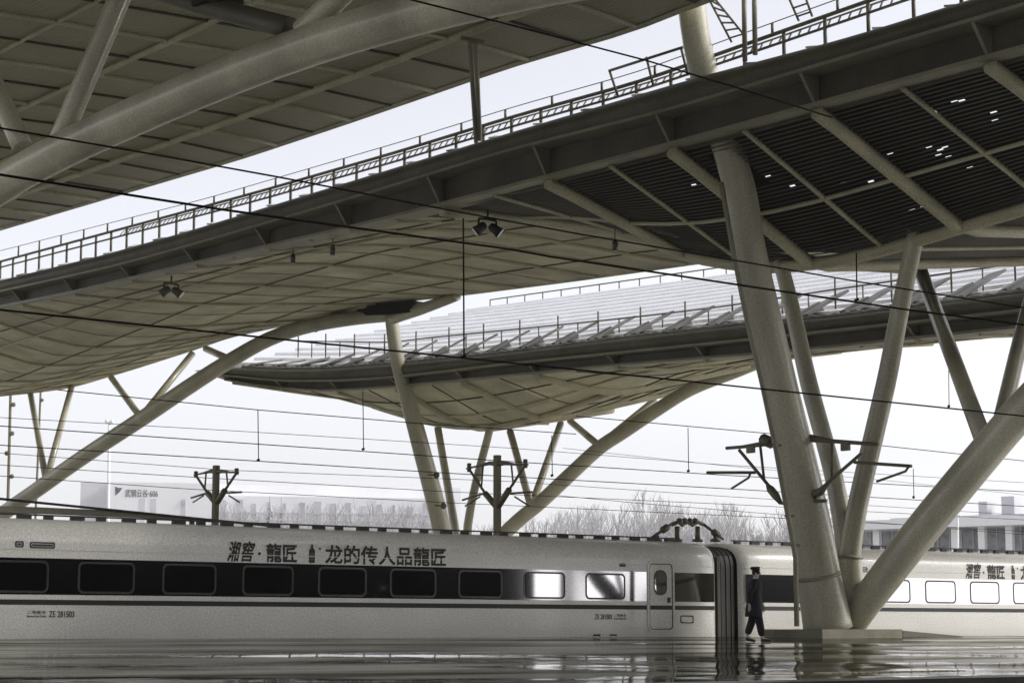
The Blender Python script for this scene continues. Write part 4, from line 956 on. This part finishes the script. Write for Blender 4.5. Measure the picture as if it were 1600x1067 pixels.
# poles
def pole(px, y0, D, r, lbl, heads, m='mast'):
    t_ = on_d(px[0], y0, D); f_ = on_d(px[1], HOR, D); f_.z = -1.4
    root = thing('lamp_pole', lbl, 'lamp pole', f_, 'lamp poles beyond the tracks')
    b = MB(); b.tube([f_, t_], [r, r * .8], 8); b.build('pole', m, root)
    for y, dx in heads:
        a = on_d(px[0] + (px[1] - px[0]) * (y - y0) / (HOR - y0), y, D); c = on_d(px[0] + dx + (px[1] - px[0]) * (y - y0) / (HOR - y0), y - 2, D)
        b = MB(); b.tube([a, c], r * .6, 6); b.ball(c, r * 1.3, 8, 6); b.build('lamp_head', m, root)
pole((17, 8), 596, 170, .16, 'tall dark lamp pole at the far left edge', ((634, 5), (679, 4), (710, -4), (746, 5)))
pole((64, 48), 600, 185, .13, 'tall thin lamp pole behind the first pair of left struts', ((627, 3), (660, -2)))
pole((171, 167), 658, 260, .24, 'pale lamp pole in front of the pale building', ((660, -4), (661, 4)), 'wallw')
pole((1497, 1494), 806, 200, .10, 'thin pale lamp pole in front of the colonnaded building', ((808, 3),), 'wallw')
# bare trees: one mass, plus a few conifers
b = MB()
rnd = random.Random(3)
def bare_tree(px, D, h):
    f_ = on_d(px, HOR, D); f_.z = -1.4
    b.tube([f_, f_ + Vector((rnd.uniform(-.3, .3), 0, h))], [.2, .06], 4, False)
    for k in range(12):
        z = h * rnd.uniform(.2, .95); a = rnd.uniform(0, 6.28); L = (h - z) * .35 + h * .08
        p = f_ + Vector((0, 0, z)); q = p + Vector((math.cos(a) * L * .6, math.sin(a) * L * .6, L))
        b.tube([p, q], [.10, .05], 3, False)
        for j in range(2):
            u = rnd.uniform(.3, .8); p2 = p.lerp(q, u); a2 = rnd.uniform(0, 6.28)
            b.tube([p2, p2 + Vector((math.cos(a2) * L * .25, math.sin(a2) * L * .25, L * .5))], [.06, .03], 3, False)
for i in range(620):
    px = rnd.uniform(640, 1300); D = rnd.uniform(450, 700)
    hh = (205 + 12 * math.sin(px * .02) + 10 * math.sin(px * .051)) * D / F * rnd.uniform(.66, .98)
    if px < 820: hh *= .80
    bare_tree(px, D, hh)
for i in range(300):
    px = rnd.uniform(330, 680); D = rnd.uniform(450, 700); bare_tree(px, D, rnd.uniform(150, 200) * D / F)
tl = b.build('bare_woodland', 'hazy_bark'); tl['kind'] = 'stuff'; tl['label'] = 'pale bare winter trees in the haze behind the train'; tl['category'] = 'trees'
b = MB()
for px0, px1, y in ((380, 660, 836), (640, 1330, 836)):
    for px in frange(px0, px1, 6):
        p = on_d(px, HOR, 480); h = (HOR - y + rnd.uniform(-6, 6)) * 480 / F
        b.ball((p.x, p.y, h * .4), 2.5, 6, 5, (1, 1, h * .6 / 2.5))
hd_ = b.build('hedge_belt', 'hazy_bark'); hd_['kind'] = 'stuff'; hd_['label'] = 'low hazy belt of brush under the bare trees'; hd_['category'] = 'brush'
def conifer(px, y, D, lbl):
    f_ = on_d(px, HOR, D); f_.z = -1.4; h = (HOR - y) * D / F + 1.4
    root = thing('conifer_tree', lbl, 'tree', f_, 'conifers behind the train')
    q = MB(); q.tube([f_, f_ + Vector((0, 0, h))], [.2, .04], 6); q.build('trunk', 'hazy_bark', root)
    q = MB()
    for k in range(260):
        u = rnd.random() ** .8; z = h * (.25 + .75 * u); R_ = h * .16 * (1 - u) + .15; a = rnd.uniform(0, 6.28); L = R_ * rnd.uniform(.5, 1)
        c = f_ + Vector((0, 0, z)); d = Vector((math.cos(a), math.sin(a), -.25)) * L; s_ = Vector((-math.sin(a), math.cos(a), 0)) * L * .18
        q.add([c, c + d * .6 + s_, c + d, c + d * .6 - s_], [(0, 1, 2, 3)])
    q.build('crown', 'needle', root)
conifer(418, 774, 330, 'left one of two small conifers between the left mast and the far column')
conifer(436, 776, 330, 'right one of two small conifers between the left mast and the far column')
conifer(489, 806, 300, 'small conifer poking up just above the train roof')

# ------------------------------------------------------------------ dark shapes added behind the camera to be mirrored in the train's glossy windows
b = MB(); b.box((-80, -16, -1.4), (76, -14.2, 6.5)); dw = b.build('mirror_wall_added', 'mirror_dark')  # unseen wall added so the left windows reflect black
tag(dw, 'unseen dark wall added behind the viewpoint to blacken the train window reflections', 'wall')

cE = thing('branching_column', 'dark leaning column pair on the near side, mirrored in the last windows of the left coach', 'column', (92, -26, -1.0), COLG)
limb(cE, 'main_column', [(94.6, -26, -1), (92.1, -26, 2.7), (90.6, -26, 4.2), (84, -26, 12)], [.65, .6, .58, .5], 'mirror_dark'); limb(cE, 'thin_column', [(94.4, -26, -1), (93.3, -26, 2.6), (92.8, -26, 4), (90, -26, 12)], .2, 'mirror_dark')
limb(cE, 'main_column', [(88.1, -26, -1), (88.1, -26, 12)], .5, 'mirror_dark')
b = MB(); b.box((98.2, -29, -1.4), (104.6, -27, 3.15)); tag(b.build('mirror_block_low', 'mirror_dark'), 'low unseen dark block added to darken the reflection in the band by the door', 'mirror_block_low')  # unseen block added for a dark lower half in the reflection
b = MB(); b.box((105.2, -30, -1.4), (117, -27, 7)); tag(b.build('mirror_block_tall', 'mirror_dark'), 'tall unseen dark block added to blacken the band behind the walking person', 'mirror_block_tall')  # unseen block added so the band reflects black here

# ------------------------------------------------------------------ haze
b = MB(); b.box((-760, -440, -2.4), (1020, 920, 60)); hz = b.build('haze', 'dark')
m = bpy.data.materials.new('haze_air'); m.use_nodes = True; t = m.node_tree; t.nodes.clear()
o2 = t.nodes.new('ShaderNodeOutputMaterial'); pv = t.nodes.new('ShaderNodeVolumePrincipled')
pv.inputs['Color'].default_value = (.93, .93, .97, 1); pv.inputs['Density'].default_value = .0002; pv.inputs['Anisotropy'].default_value = .1
t.links.new(pv.outputs['Volume'], o2.inputs['Volume'])
hz.data.materials.clear(); hz.data.materials.append(m); hz['kind'] = 'stuff'
